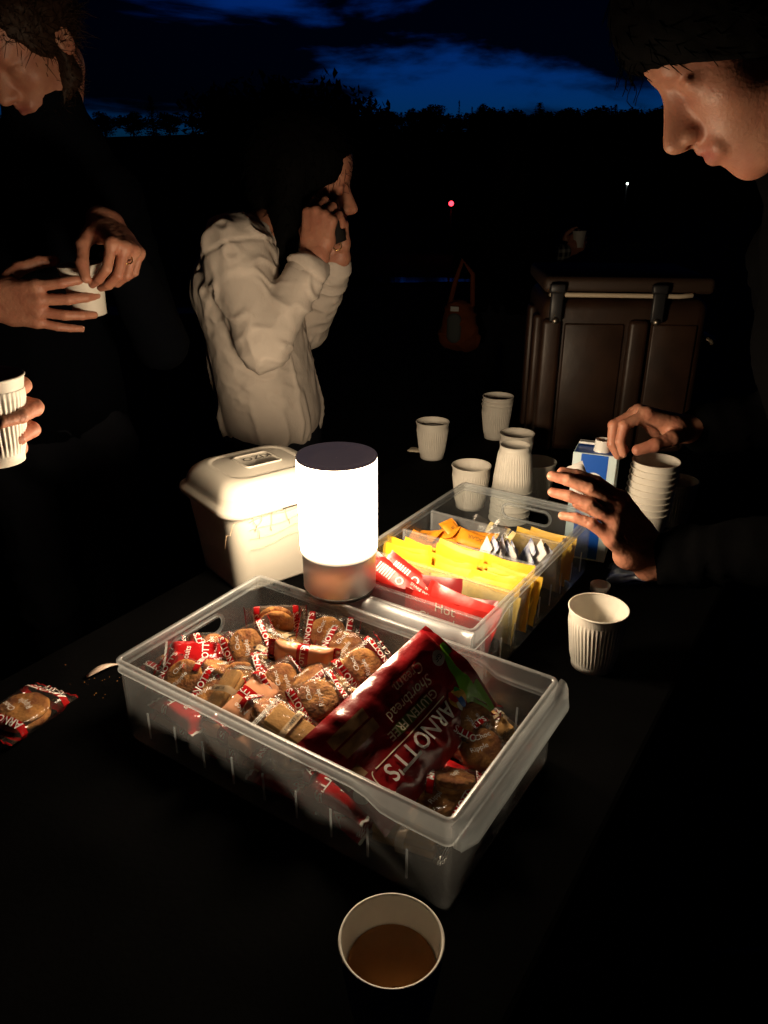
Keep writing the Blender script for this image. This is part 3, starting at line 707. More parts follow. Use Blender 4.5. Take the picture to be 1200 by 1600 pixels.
def packet(kind, sd, p, rz, rx, ry, label, group=PG, sc=1.0):
    e = empty('biscuit_packet', p, 0, label, 'biscuit packet', group); e.scale = (sc, sc, sc)
    e.rotation_euler = (Matrix.Rotation(rz, 3, 'Z') @ Matrix.Rotation(ry, 3, 'Y') @ Matrix.Rotation(rx, 3, 'X')).to_euler()
    me, tx = ptype((kind, sd)); obj('wrapper', me, e); obj('lettering', tx, e)
    if kind in ('chip',):
        for s in (-1, 1):
            b = obj('biscuit', COOK[(sd+s) % 3], e, (0, 0, s*.0054), (math.pi if s < 0 else 0, 0, sd*1.7+s))
            for k in range(rnd.randint(2, 5) if s > 0 else 0):
                a = rnd.random()*6.28; q = .003+.021*rnd.random(); ch = obj('chocolate_chip', CHIPM, b, (q*math.cos(a), q*math.sin(a), .0032), (a, 0, a)); z_ = rnd.uniform(.45, 1.1); ch.scale = (z_*1.3, z_*.8, z_*.7)
    elif kind in ('plain', 'cream'):
        for s in (-1, 1): obj('biscuit', FING, e, (0, 0, s*.0048), (math.pi if s < 0 else 0, 0, 0))
    return e
def W1(deg): return YAW1+R(deg)                 # angle given in the bin's own frame
def P1(px, py, z): q = atz(px, py, z); return V(q[0], q[1], z)
# top layer as it lies in the photograph: pixel of its middle, height, yaw (world), tilt
TOP = (
 ('chip', 1, 432, 972, .985, R(5), R(62), 0, 'biscuit packet on its edge at the back wall, farthest in the bin'),
 ('chip', 2, 512, 992, .980, R(-6), R(28), R(3), 'biscuit packet with red tipped end lying under the lamp at the back wall'),
 ('chip', 3, 386, 1012, .980, R(22), R(24), R(-8), 'round biscuit packet leaning at the hand slot wall, red band upright'),
 ('cream', 1, 474, 1030, .983, R(-9), R(48), R(2), 'long pink packet with red stripe in the middle of the bin'),
 ('red', 1, 305, 1032, .972, R(10), R(15), R(4), 'small red packet right below the hand slot'),
 ('chip', 7, 288, 1062, .968, R(-24), R(20), R(4), 'brown packet with printed back near the left corner of the bin'),
 ('plain', 2, 352, 1082, .970, R(62), R(-15), R(-14), 'clear packet with shiny crimped end beside the brown one'),
 ('chip', 4, 415, 1058, .968, R(80), R(8), R(-6), 'biscuit packet sunk between pink and clear ones, red band showing'),
 ('cream', 2, 392, 1096, .972, R(58), R(18), R(-6), 'pink packet pointing at the near rim, left of the big cookie'),
 ('chip', 1, 497, 1094, .985, R(32), R(14), R(-4), 'biggest cookie packet, two red bands, left of the red pouch'),
 ('chip', 5, 566, 1044, .987, R(40), R(22), R(-6), 'cookie packet tucked against the upper edge of the red pouch'),
 ('plain', 3, 455, 1138, .978, R(-30), R(8), R(8), 'clear packet with silver lined end at the near rim'),
 ('plain', 4, 540, 1078, .975, R(-22), R(-10), R(6), 'clear packet with silver tip under the pouch edge'),
 ('chip', 8, 440, 1068, .972, R(48), R(28), R(0), 'red packet corner rising left of the big cookie'),
 ('chip', 3, 345, 1048, .966, R(-10), R(-12), R(8), 'orange biscuit packet half buried below the hand slot'),
 ('chip', 2, 742, 1130, .958, R(70), R(20), R(-8), 'crumpled clear packet just behind the red pouch, right'),
 ('chip', 4, 752, 1172, .946, R(-55), R(12), R(10), 'cookie packet by the right end wall of the near bin'),
 ('chip', 6, 708, 1222, .946, R(-8), R(-14), R(3), 'shaded biscuit packet with upside down lettering right of the pouch'),
 ('chip', 5, 684, 1252, .940, R(-30), R(4), R(0), 'shaded packet in the near right corner of the bin'),
 ('plain', 5, 768, 1132, .938, R(-60), R(10), R(0), 'dim clear packet low at the back right of the bin'),
)
for i_, (k, sd, px, py, z, rz, rx, ry, lb) in enumerate(TOP): packet(k, sd, P1(px, py, z), rz, rx*1.7, ry*2.0, lb, sc=.82)
FILL = ((338, 1018, .968, 40, 30, 20, 'chip'), (452, 1000, .966, -30, -25, 15, 'plain'), (420, 1025, .972, 75, 25, -18, 'plain'), (540, 1015, .972, -20, 30, 12, 'chip'), (515, 1050, .972, 60, -28, 10, 'plain'), (325, 1085, .958, -50, 18, 12, 'chip'), (425, 1115, .966, -45, -22, 10, 'chip'), (375, 1065, .966, 15, 30, -15, 'chip'), (480, 1060, .972, -60, 22, -12, 'chip'), (270, 1045, .955, 60, 12, 10, 'chip'), (520, 1125, .966, 10, 18, 10, 'plain'), (590, 1065, .972, 70, -20, 10, 'plain'))
for i_, (px, py, z, rz, rx, ry, k) in enumerate(FILL): packet(k, i_ % 5+1, P1(px, py, z), R(rz), R(rx), R(ry), 'wrapped biscuit packet wedged between larger ones in the lit half', 'wedged packets of the near bin', sc=.82)
r = random.Random(3); n = 0
for lay, z in ((0, .919), (1, .944)):
    for i in range(5):
        for j in range(3):
            u = -.148+.074*i+r.uniform(-.006, .006); v = -.074+.074*j+r.uniform(-.004, .004)
            if lay == 1 and u > .13: continue
            k = ('chip', 'plain', 'cream', 'red')[r.randrange(4)]
            packet(k, r.randrange(1, 4), L1(u, v, z), W1(r.choice((0, 180))+r.uniform(-9, 9)), R(r.uniform(-10, 10)), R(r.uniform(-8, 8)),
                   'wrapped biscuit packet buried under the others in the near bin', 'buried packets of the near bin')
packet('chip', 7, V(-.442, .752, TZ+.014), R(66), 0, R(2), 'biscuit packet lying alone on the black table, left edge', None, 1.06)

# ------------------------------------------------------------------ red pouch
def pouch():
    A, Bh, H = .105, .060, .013
    p1, p2, p3, p4 = L1(.068, .074, 1.031), L1(.052, -.098, 1.011), L1(.140, -.092, .957), L1(.146, .076, .971)
    cen = (p1+p2+p3+p4)/4 + V(0, 0, -.004); e1 = unit((p2+p3)-(p1+p4)); e2 = ((p4+p3)-(p1+p2)); e2 = unit(e2-e1*np.dot(e1, e2)); e3 = np.cross(e1, e2)
    e = empty('biscuit_pouch', cen, 0, 'big red foil pouch with green edge leaning across the near bin', 'pouch')
    e.rotation_euler = Matrix((e1, e2, e3)).transposed().to_euler()
    foil = mat('red_foil', (.28, .006, .010), .28, noise=.3, nscale=14, bump=.5, bscale=45, bdist=.004, coat=.3)
    off = V(3, 9, 4)
    def surf(u, v, side):
        body = np.clip(1-(np.abs(u)/.93)**6, 0, 1)**.5*np.clip(1-(np.abs(v)/.97)**5, 0, 1)**.5
        x = A*u; y = Bh*v
        q = np.stack([x*22+off[0], y*22+off[1], side*3+off[2]+0*x], -1)
        q2 = np.stack([x*38+y*14+off[1], y*30-x*9+off[0], side*2+0*x], -1)
        z = side*H*.6*body + (fbm(q, 3)-.5)*.020*(.35+.65*body) + (1-np.abs(2*fbm(q2, 2)-1)*1.5)*.0030 + .010*u*v - .012*np.clip(v-.2, 0, 1)**2 + .020*np.clip((-u-.70)/.30, 0, 1)**2*np.clip(v+1, 0, 1)
        return np.stack([x, y, z], -1)
    nu, nv = 60, 36; U, Vv = np.meshgrid(np.linspace(-1, 1, nu), np.linspace(-1, 1, nv), indexing='ij')
    top = surf(U, Vv, 1.).reshape(-1, 3); bot = surf(U, Vv, -1.).reshape(-1, 3); bot[:, 2] -= .0003
    fs = []; n = nu*nv
    for i in range(nu-1):
        for j in range(nv-1):
            a = i*nv+j; fs.append((a, a+nv, a+nv+1, a+1)); fs.append((n+a, n+a+1, n+a+nv+1, n+a+nv))
    obj('foil_bag', mesh_data('foil_bag', np.concatenate([top, bot]), fs, foil), e)
    def patch(name, u0, u1, v0, v1, m, lift=.0006, nu=14, nv=8, fn=None):
        U, Vv = np.meshgrid(np.linspace(u0, u1, nu), np.linspace(v0, v1, nv), indexing='ij')
        if fn is not None: U, Vv = fn(U, Vv)
        p = surf(U, Vv, 1.).reshape(-1, 3); p[:, 2] += lift
        return obj(name, mesh_data(name, p, [(i*nv+j, (i+1)*nv+j, (i+1)*nv+j+1, i*nv+j+1) for i in range(nu-1) for j in range(nv-1)], m), e)
    green = mat('green_foil', (.16, .42, .03), .3, coat=.3, bump=.25, bscale=40)
    patch('green_edge', 0, 1, -.55, .99, green, fn=lambda U, Vv: (-1+.02+U*(.06+.17*np.clip((Vv+.55)/1.5, 0, 1)**.6), Vv), nv=20)
    def disc(name, u, v, rad, m, lift=.0010, a0=0, a1=2*math.pi, sx=1, sy=1):
        k = 22; pts = [(u*A, v*Bh)]+[(u*A+sx*rad*math.cos(a0+(a1-a0)*i/k), v*Bh+sy*rad*math.sin(a0+(a1-a0)*i/k)) for i in range(k+1)]
        P = np.array(pts); p = surf(P[:, 0]/A, P[:, 1]/Bh, 1.); p[:, 2] += lift
        return obj(name, mesh_data(name, p, [(0, i, i+1) for i in range(1, k+1)], m, False), e)
    def words(s, size, u, v, m, bold=0.0, lift=.0022, ang=0):
        tv, tf = text_flat(s, size, bold); c_, s_ = math.cos(ang), math.sin(ang)
        X = u*A+tv[:, 0]*c_-tv[:, 1]*s_; Y = v*Bh+tv[:, 0]*s_+tv[:, 1]*c_
        p = surf(X/A, Y/Bh, 1.); p[:, 2] += lift; return obj('lettering', mesh_data('lettering', p, tf, m, False), e)
    words("ARNOTT'S", .026, .02, .40, M_white_print, .015)
    # thin cream outline below and round the brand name
    ln = []
    for t_ in np.linspace(0, 1, 30):
        u = -.58+1.22*t_; ln.append((u, .165+.02*math.sin(t_*3)))
    def ribbon(pts, w, m, lift=.0010):
        P = np.array(pts); T = np.gradient(P, axis=0); Nn = np.stack([-T[:, 1]*Bh, T[:, 0]*A], 1); Nn /= np.linalg.norm(Nn, axis=1, keepdims=True)
        a = np.stack([P[:, 0]*A, P[:, 1]*Bh], 1)+Nn*w; b = np.stack([P[:, 0]*A, P[:, 1]*Bh], 1)-Nn*w
        q = np.concatenate([a, b]); s_ = surf(q[:, 0]/A, q[:, 1]/Bh, 1.); s_[:, 2] += lift; k = len(P)
        return obj('outline', mesh_data('outline', s_, [(i, i+1, k+i+1, k+i) for i in range(k-1)], m, False), e)
    ribbon(ln, .0006, M_white_dim); ribbon([(.68+.07*math.sin(t), .40-.235*math.cos(t)) for t in np.linspace(0, 3.1, 20)], .0006, M_white_dim)
    patch('green_label', -.42, .18, -.10, .09, mat('olive_print', (.10, .16, .02), .4), .0008)
    words('GLUTEN FREE', .0135, -.12, -.005, M_white_dim, .01, .0024)
    words('Shortbread', .0165, -.20, -.25, M_white_dim, .0); words('Cream', .0165, -.34, -.52, M_white_dim, .0)
    short_p = mat('printed_shortbread', (.34, .17, .06), .6, noise=.4, nscale=80)
    for k in range(2): patch('printed_biscuit', .28+.04*k, .78+.02*k, -.46-.24*k, -.26-.24*k, short_p, .0009+.0003*k)
    patch('printed_biscuit', .72, .98, -.1, .12, short_p, .0009)
    # badge bird emblem: round badge in several colours
    cu, cv = -.70, .38
    disc('emblem', cu, cv, .0125, mat('emblem_yellow', (.62, .40, .08), .4), .0009, sy=.85)
    for (du, dv, rad, colr, nm) in ((-.02, .06, .0065, (.03, .12, .45), 'blue'), (.05, -.06, .006, (.5, .02, .02), 'red'), (-.07, -.07, .005, (.04, .30, .06), 'green'), (.06, .09, .0045, (.75, .72, .65), 'white')):
        disc('emblem_patch', cu+du*.8, cv+dv*1.3, rad, mat('emblem_'+nm, colr, .4), .0013, sx=.7, sy=1.2)
    disc('round_badge', -.80, -.40, .0085, mat('grey_print', (.35, .30, .28), .5), .0009); words('GF', .008, -.80, -.40, M_black_print, .01, .0013)
    disc('round_badge', .92, .30, .0085, mat('grey_print', (.35, .30, .28), .5), .0009); words('2', .010, .92, .30, M_black_print, .01, .0013)
pouch()

# ------------------------------------------------------------------ sachets in the divided bin
S_RED = mat('sachet_red', (.52, .020, .015), .3, bump=.3, bscale=40, noise=.2, nscale=30)
S_DRED = mat('sachet_dark_red', (.16, .008, .010), .3, bump=.3, bscale=40)
S_YEL = mat('sachet_yellow', (.78, .46, .015), .5, noise=.12, nscale=25, bump=.2, bscale=60)
S_YEL2 = mat('sachet_pale_yellow', (.72, .50, .12), .5, noise=.15, nscale=25, bump=.2, bscale=60)
S_ORG = mat('sachet_orange', (.72, .26, .012), .5, noise=.1, nscale=25, bump=.2, bscale=60)
S_BLUE = mat('sachet_blue', (.03, .06, .22), .4, noise=.5, nscale=60, col2=(.6, .62, .68), bump=.2, bscale=60)
S_WHITE = mat('sachet_white', (.70, .68, .66), .45, noise=.2, nscale=40, bump=.2, bscale=60)
def sachet_me(A, Bh, H, sd, m, bend=.0): return film_mesh('paper', A, Bh, H, sd, m, flat=.86, bend=bend, nu=18, nv=8, wob=.0012)
SM = {}
def sachet(name, key, A, Bh, H, sd, m, p, X, N_, label, group, words=None, wm=None, cat='sachet', bend=0.0):
    """X: direction of its long side, N_: which way its printed face looks"""
    X = unit(X); N_ = unit(N_-X*np.dot(N_, X)); Y = np.cross(N_, X)
    k = (key, sd)
    if k not in SM:
        me, s = sachet_me(A, Bh, H, sd, m, bend); SM[k] = (me, print_on(s, A, Bh, words, wm, .0006) if words else None)
    e = empty(name, p, 0, label, cat, group); e.rotation_euler = Matrix((X, Y, N_)).transposed().to_euler()
    obj('paper', SM[k][0], e)
    if SM[k][1]: obj('lettering', SM[k][1], e)
    return e
up = V(0, 0, 1); nearF = V(-A2[0], -A2[1], 0); b2 = V(B2[0], B2[1], 0)
r = random.Random(8)
# red: flat ones standing against the first divider, loose ones above
sachet('drink_sachet', 'hc', .062, .042, .004, 1, S_RED, L2(.054, -.050, .963), -b2, nearF+up*.05, 'red hot chocolate sachet standing behind the near divider, lettering outwards', 'red sachets', [('Hot', .019, .05, .72, 0, .0), ('Chocolate', .019, .05, .28, 0, .0)], M_white_dim)
mug = sachet('drink_sachet', 'mug', .058, .042, .004, 2, S_DRED, L2(.056, .062, .958), -b2, nearF+up*.05, 'dark red sachet with mugs pictured, standing left of the lettered one', 'red sachets')
mugm = mat('printed_mug', (.60, .22, .12), .5, noise=.4, nscale=60)
for k in (-1, 1):
    v, f = lathe([(.0001, 0), (.012, 0), (.0125, .0004), (.0001, .0006)], 20); obj('printed_mug', mesh_data('printed_mug', v, f, mugm), mug, (k*.026, .0, .0042))
for i, (v, z, tx, tilt, w, lb) in enumerate(((.058, .975, .35, .3, S_RED, 'red sachet in the left corner of the red row'), (.05, .972, .2, .5, S_RED, 'red sachet lying slanted behind the mug sachet'), (.00, .975, -.15, .4, S_DRED, 'dark red sachet low in the red row middle'), (-.056, .968, .1, .5, S_RED, 'red sachet at the right end of the red row'), (-.052, .962, -.12, .7, S_DRED, 'dark red sachet folded over at the right of the red row'), (.03, .958, .1, .2, S_RED, 'red sachet at the bottom of the red row'))):
    sachet('drink_sachet', 'r%d' % (w is S_RED), .056, .038, .0045, i % 3+3, w, L2(.082+.006*(i % 3), v, z-.006), b2+up*tx, nearF*1+up*tilt, lb, 'red sachets')
for i, (v, u, lb) in enumerate(((.030, .085, 'red and white stick sachet sloping in the red row, left one'), (.012, .098, 'red and white stick sachet sloping in the red row, right one'))):
    sachet('stick_sachet', 'st', .066, .017, .0042, i+1, S_RED, L2(u, v, .988), -b2*1.0-up*.42, up*1.0+nearF*.7, lb, 'stick sachets', [('|||||||', .016, -.55, .0, 0, .03), ('SHAKE WELL', .0062, .35, .45, 0, .0), ('TEAR HERE', .0062, .35, .0, 0, .0), ('25g e', .0062, .35, -.45, 0, .0), ('O', .016, -.15, 0, 0, .02)], M_white_print)
# yellow row: paper envelopes standing on edge
for i in range(24):
    c_ = i % 3; k = i//3; v = (.075, 0, -.075)[c_]+r.uniform(-.012, .012); u = .142+.0088*k+r.uniform(-.002, .002)
    z = .955+r.uniform(-.007, .009)+.0010*k
    sachet('tea_envelope', 'y%d' % (k == 0), .041, .036, .0013, i % 4, S_YEL2 if k == 0 else S_YEL, L2(u, v, z), b2+up*r.uniform(-.10, .10), nearF+up*(.25+r.uniform(-.1, .15)),
           'yellow paper envelope standing on edge in the yellow row' if k else 'pale yellow envelope at the front of the yellow row', 'yellow envelopes' if k else 'pale yellow envelopes',
           [('TEA', .016, .0, -.2, 0, .01), ('o', .03, .55, .25, 0, .02)] if k == 0 else [('~ ~ ~ ~', .011, 0, .72, 0, .02)], mat('brown_print', (.30, .14, .02), .6))
# orange sugar sachets, jumbled in the left half of the last row
for i in range(12):
    v = .095-.009*i+r.uniform(-.008, .008); sachet('sugar_sachet', 'o', .031, .0145, .0035, i % 3, S_ORG, L2(.236+r.uniform(0, .048), v, .968+r.uniform(0, .024)), b2+up*r.uniform(-.6, .6)+nearF*r.uniform(-.5, .5), up+nearF*r.uniform(-.3, 1), 'orange sugar sachet in the jumbled heap of the third compartment', 'orange sugar sachets', [('SUGAR', .010, 0, 0, 0, .02)], mat('brown_print', (.30, .14, .02), .6))
for i in range(11):
    v = -.012-.0082*i; m_ = S_BLUE if i % 3 else S_WHITE
    sachet('sweetener_sachet', 'b%d' % (i % 3 > 0), .030, .0145, .003, i % 3, m_, L2(.242+r.uniform(0, .036), v, .966+r.uniform(0, .018)), up+b2*r.uniform(-.6, .1)+nearF*r.uniform(-.3, .4), nearF+b2*.9+up*.3, 'blue printed sachet leaning in the right half of the third compartment' if i % 3 else 'white sachet leaning among the blue ones in the third compartment', 'blue and white sachets' if i % 3 else 'white sachets')
gold = film_mat('gold_film', [(.0, .08, (.7, .55, .2)), (.45, .55, (.75, .62, .30))])
sachet('tea_bag_sleeve', 'g', .034, .028, .007, 3, gold, L2(.285, -.030, .986), b2+up*.5, nearF+up*.6, 'clear gold film sleeve standing above the blue sachets', None, cat='tea bag')
sachet('tea_bag_sleeve', 'g', .034, .028, .007, 4, gold, L2(.345, .030, .962), b2+up*.2, nearF+up*.6, 'clear gold film sleeve alone in the farthest compartment', None, cat='tea bag')
for i in range(5): sachet('tea_envelope', 'y0', .041, .036, .0022, i % 4, S_YEL, L2(.335+.012*i, -.07+.02*(i % 2), .942), b2, nearF+up*.3, 'yellow envelope in the farthest compartment by the hand slot wall', 'envelopes in the farthest compartment')

# ------------------------------------------------------------------ milk carton, its cap, small things on the table
def carton():
    hx, hy, H = .036, .030, .196
    e = empty('milk_carton', (.362, 1.215, TZ+.0005), R(-22), 'blue and white milk carton with open white spout by the hands', 'carton')
    blue = mat('carton_blue', (.012, .10, .52), .35); pale = mat('carton_pale', (.62, .76, .80), .35); wh = mat('carton_white', (.80, .80, .78), .35)
    obj('carton_body', box_me('carton_body', (2*hx, 2*hy, H), pale, .0015, (0, 0, H/2)), e)
    def pan(name, x0, x1, z0, z1, m, d=.0005): 
        return obj(name, mesh_data(name, [(x0, -hy-d, z0), (x1, -hy-d, z0), (x1, -hy-d, z1), (x0, -hy-d, z1)], [(0, 1, 2, 3)], m, False), e)
    pan('blue_panel', -.022, .022, .004, H-.001, blue)
    obj('blue_top', mesh_data('blue_top', [(-.034, -.028, H+.0005), (.034, -.028, H+.0005), (.034, .028, H+.0005), (-.034, .028, H+.0005)], [(0, 1, 2, 3)], blue, False), e)
    k = 32; cx, cz, rx, rz_ = .001, H-.072, .025, .040
    vs = [(cx, -hy-.0009, cz)]+[(cx+rx*math.cos(2*math.pi*i/k), -hy-.0009, cz+rz_*math.sin(2*math.pi*i/k)) for i in range(k)]
    obj('white_oval', mesh_data('white_oval', vs, [(0, 1+i, 1+(i+1) % k) for i in range(k)], wh, False), e)
    # line drawing of a cow: back, ear, brow, muzzle
    lines = ([(-.016+.004*i, H-.048+.0055*math.sin(i*.75)) for i in range(7)], [(-.014, H-.058), (-.016, H-.066), (-.010, H-.074), (-.004, H-.072)], [(.002, H-.052), (.004, H-.062), (.003, H-.074)], [(-.012, H-.084), (-.004, H-.090), (.006, H-.088), (.012, H-.080)])
    for ln in lines:
        v, f = tube([(x, -hy-.0012, z) for x, z in ln], .0007, 5); obj('drawn_line', mesh_data('drawn_line', v, f, M_black_print), e)
    for (x, z, a) in ((.013, H-.052, .5), (-.017, H-.060, -.5)):
        vs = [(x+.0055*math.cos(t)*math.cos(a)-.0028*math.sin(t)*math.sin(a), -hy-.0013, z+.0055*math.cos(t)*math.sin(a)+.0028*math.sin(t)*math.cos(a)) for t in np.linspace(0, 6.28, 16)[:-1]]
        obj('drawn_ear', mesh_data('drawn_ear', vs, [tuple(range(len(vs)))], M_black_print, False), e)
    yl = mat('carton_yellow', (.62, .42, .06), .4)
    obj('yellow_edge', mesh_data('yellow_edge', [(hx+.0004, -hy+.0015, 0.004), (hx+.0004, -hy+.008, .004), (hx+.0004, -hy+.008, H), (hx+.0004, -hy+.0015, H)], [(0, 1, 2, 3)], yl, False), e)
    sp = obj('spout', mesh_data('spout', *lathe([(.0140, H), (.0140, H+.004), (.0128, H+.005), (.0128, H+.0200), (.0118, H+.0205), (.0112, H+.0195), (.0112, H+.003)], 32), wh), e); sp.location = (.008, -.008, 0)
    v, f = lathe([(.0001, H+.002), (.0112, H+.002), (.0112, H+.004)], 32); obj('spout_mouth', mesh_data('spout_mouth', v, f, M_black_print), sp)
    obj('fold_flap', box_me('fold_flap', (.030, .014, .004), wh, .001, (-.018, .016, H+.005)), e)
carton()
cp = empty('bottle_cap', (.352, 1.078, TZ+.0005), 0, 'white screw cap lying open side up behind the empty cup', 'cap')
v, f = lathe([(.0001, 0), (.0150, 0), (.0160, .001), (.0162, .011), (.0152, .0115), (.0146, .010), (.0144, .002), (.0001, .0018)], 48, lambda i, a: .0003*math.cos(36*a) if i in (2, 3) else 0)
obj('cap_shell', mesh_data('cap_shell', v, f, mat('cap_plastic', (.62, .60, .56), .4)), cp)
v, f = lathe([(.0040, .0019), (.0045, .0032), (.0040, .0032)], 24); obj('seal_ring', mesh_data('seal_ring', v, f, M_white_dim), cp)
# torn strip of wrapper left of the near bin
tp = atz(160, 1046, TZ+.006); v = []; f = []
for i in range(9):
    t_ = i/8; w = .0045*math.sin(math.pi*min(1, t_*1.15+.05))+.0006; c_ = V(-.017+.036*t_, -.014+.028*t_, .003+.006*math.sin(t_*3))
    v += [c_+V(-.5*w, .8*w, .002), c_+V(.5*w, -.8*w, 0)]
f = [(2*i, 2*i+1, 2*i+3, 2*i+2) for i in range(8)]
o = obj('torn_wrapper', mesh_data('torn_wrapper', v, f, mat('torn_foil', (.72, .56, .46), .3)), loc=(tp[0], tp[1], TZ)); md = o.modifiers.new('t', 'SOLIDIFY'); md.thickness = .0004
tag(o, 'small torn strip of pale wrapper beside the near bin', 'wrapper')
r = random.Random(21); cv = []; cf = []
for i in range(26):
    q = atz(160, 1062, TZ)+V(r.gauss(0, .025), r.gauss(0, .02), 0); a = r.uniform(.0004, .0012); k = len(cv)
    cv += [(q[0]+a*r.uniform(.6, 1.3)*math.cos(t_), q[1]+a*r.uniform(.6, 1.3)*math.sin(t_), TZ+.0005) for t_ in (0, 1.6, 3.1, 4.7)]+[(q[0], q[1], TZ+a*1.2)]
    cf += [(k+j, k+(j+1) % 4, k+4) for j in range(4)]
tag(obj('crumbs', mesh_data('crumbs', cv, cf, M_biscuit, False)), 'biscuit crumbs scattered on the black table beside the bin', 'crumbs', kind='stuff')
tp = atz(648, 704, TZ)
v, f = lathe([(.0001, .004), (.008, .0045), (.015, .003), (.018, .001), (.017, 0)], 14, lambda i, a: .003*math.sin(3*a+i)); o = obj('paper_scrap', mesh_data('paper_scrap', v, f, M_white_dim), loc=(tp[0], tp[1], TZ+.001)); tag(o, 'scrap of cream paper by the lone cup behind the lamp', 'paper')
dk = mat('dark_blue_pack', (.012, .016, .05), .3, coat=.4)
pk = empty('foil_packet', (.415, 1.115, TZ+.016), 0, 'dark blue foil packet with silver edge in front of the nested cups', 'packet'); pk.rotation_euler = (R(10), R(-24), R(-35))
me, s_ = film_mesh('foil', .050, .035, .011, 9, dk); obj('foil', me, pk)
v, f = tube([(.0495, -.034, .001), (.0497, 0, .001), (.0495, .034, .001)], .0011, 6); obj('silver_edge', mesh_data('silver_edge', v, f, mat('silver', (.8, .8, .8), .25, 1)), pk)

# ------------------------------------------------------------------ brown insulated carrier box at the far end of the table
def carrier():
    e = empty('insulated_box', (.565, 1.925, TZ+.001), R(-5), 'dark brown insulated carrier box with cream gasket and black latches', 'carrier box')
    br = mat('brown_plastic', (.042, .019, .010), .45, noise=.45, nscale=12, bump=.25, bscale=35, bdist=.003); bk = mat('latch_black', (.02, .02, .022), .4); cr = mat('gasket_cream', (.66, .55, .40), .5)
    w, d, H = .372, .34, .368
    obj('box_body', box_me('box_body', (w, d, H), br, .028, (0, 0, H/2), 4, True), e)
    for x in (-.165, .030):
        bm = bmesh.new(); bm_box(bm, (x, -d/2-.006, .165), (.044, .026, .315), 0, .010, 3); obj('rib', from_bm('rib', bm, br), e)
    for (x, ww) in ((-.0675, .135), (.112, .100)):
        bm = bmesh.new(); bm_box(bm, (x, -d/2-.001, .165), (ww, .010, .295), 0, .004, 2); obj('panel', from_bm('panel', bm, br), e)
    for sy in (-.1, .05):
        bm = bmesh.new(); bm_box(bm, (-w/2-.004, sy, .165), (.020, .05, .315), 0, .007, 2); obj('rib', from_bm('rib', bm, br), e)
    g_ = [(-.172, -d/2+.004, .3755), (-.168, -d/2-.006, .3765), (-.150, -d/2-.010, .3770), (.0, -d/2-.011, .3768), (.11, -d/2-.010, .376), (.138, -d/2-.006, .378), (.142, -d/2+.004, .381)]
    v, f = tube(g_, .0052, 10); obj('gasket', mesh_data('gasket', v, f, cr), e)
    lid = obj('lid', box_me('lid', (w+.006, d+.008, .036), mat('lid_dark', (.035, .018, .010), .6), .012, (0, 0, .397), 3, True), e)
    for x in (-.160, .064):
        bm = bmesh.new(); bm_box(bm, (x, -d/2-.022, .352), (.028, .012, .066), 0, .004, 2); bm_box(bm, (x, -d/2-.019, .392), (.034, .018, .020), 0, .004, 2)
        la = obj('latch', from_bm('latch', bm, bk), e)
        v, f = tube([(x, -d/2-.030, .3225), (x, -d/2-.024, .3215)], .008, 14); obj('latch_pin', mesh_data('latch_pin', v, f, mat('pin_metal', (.45, .40, .33), .4, 1)), la)
    v, f = tube([(w/2+.002, -.12, .27), (w/2+.035, -.10, .265), (w/2+.035, .10, .265), (w/2+.002, .12, .27)], .011, 10); obj('side_handle', mesh_data('side_handle', v, f, cr), e)
carrier()

# ------------------------------------------------------------------ two far lights
def far_light(px, py, Y, colr, s, label):
    p = at(px, py, Y); e = empty('marker_light', (p[0], p[1], 0), 0, label, 'light')
    v, f = tube([(0, .02, 0), (0, .02, p[2])], .025, 8); obj('post', mesh_data('post', v, f, M_steel_dark), e)
    bm = bmesh.new(); bmesh.ops.create_uvsphere(bm, u_segments=16, v_segments=10, radius=s); me = from_bm('lens', bm, mat('lens_'+label[:3], (.1, .1, .1), .3, emit=colr, estr=6.0)); obj('lens', me, e, (0, -.01, p[2]))
    v, f = tube([(0, .045, p[2]-s*1.4), (0, .045, p[2]+s*1.4)], s*1.3, 10); obj('housing', mesh_data('housing', v, f, M_steel_dark), e)
far_light(705, 318, 18, (1.0, .03, .05), .055, 'red marker light glowing far behind the cups')
far_light(980, 287, 22, (.75, .85, .80), .030, 'tiny white light far behind near the dark treeline')

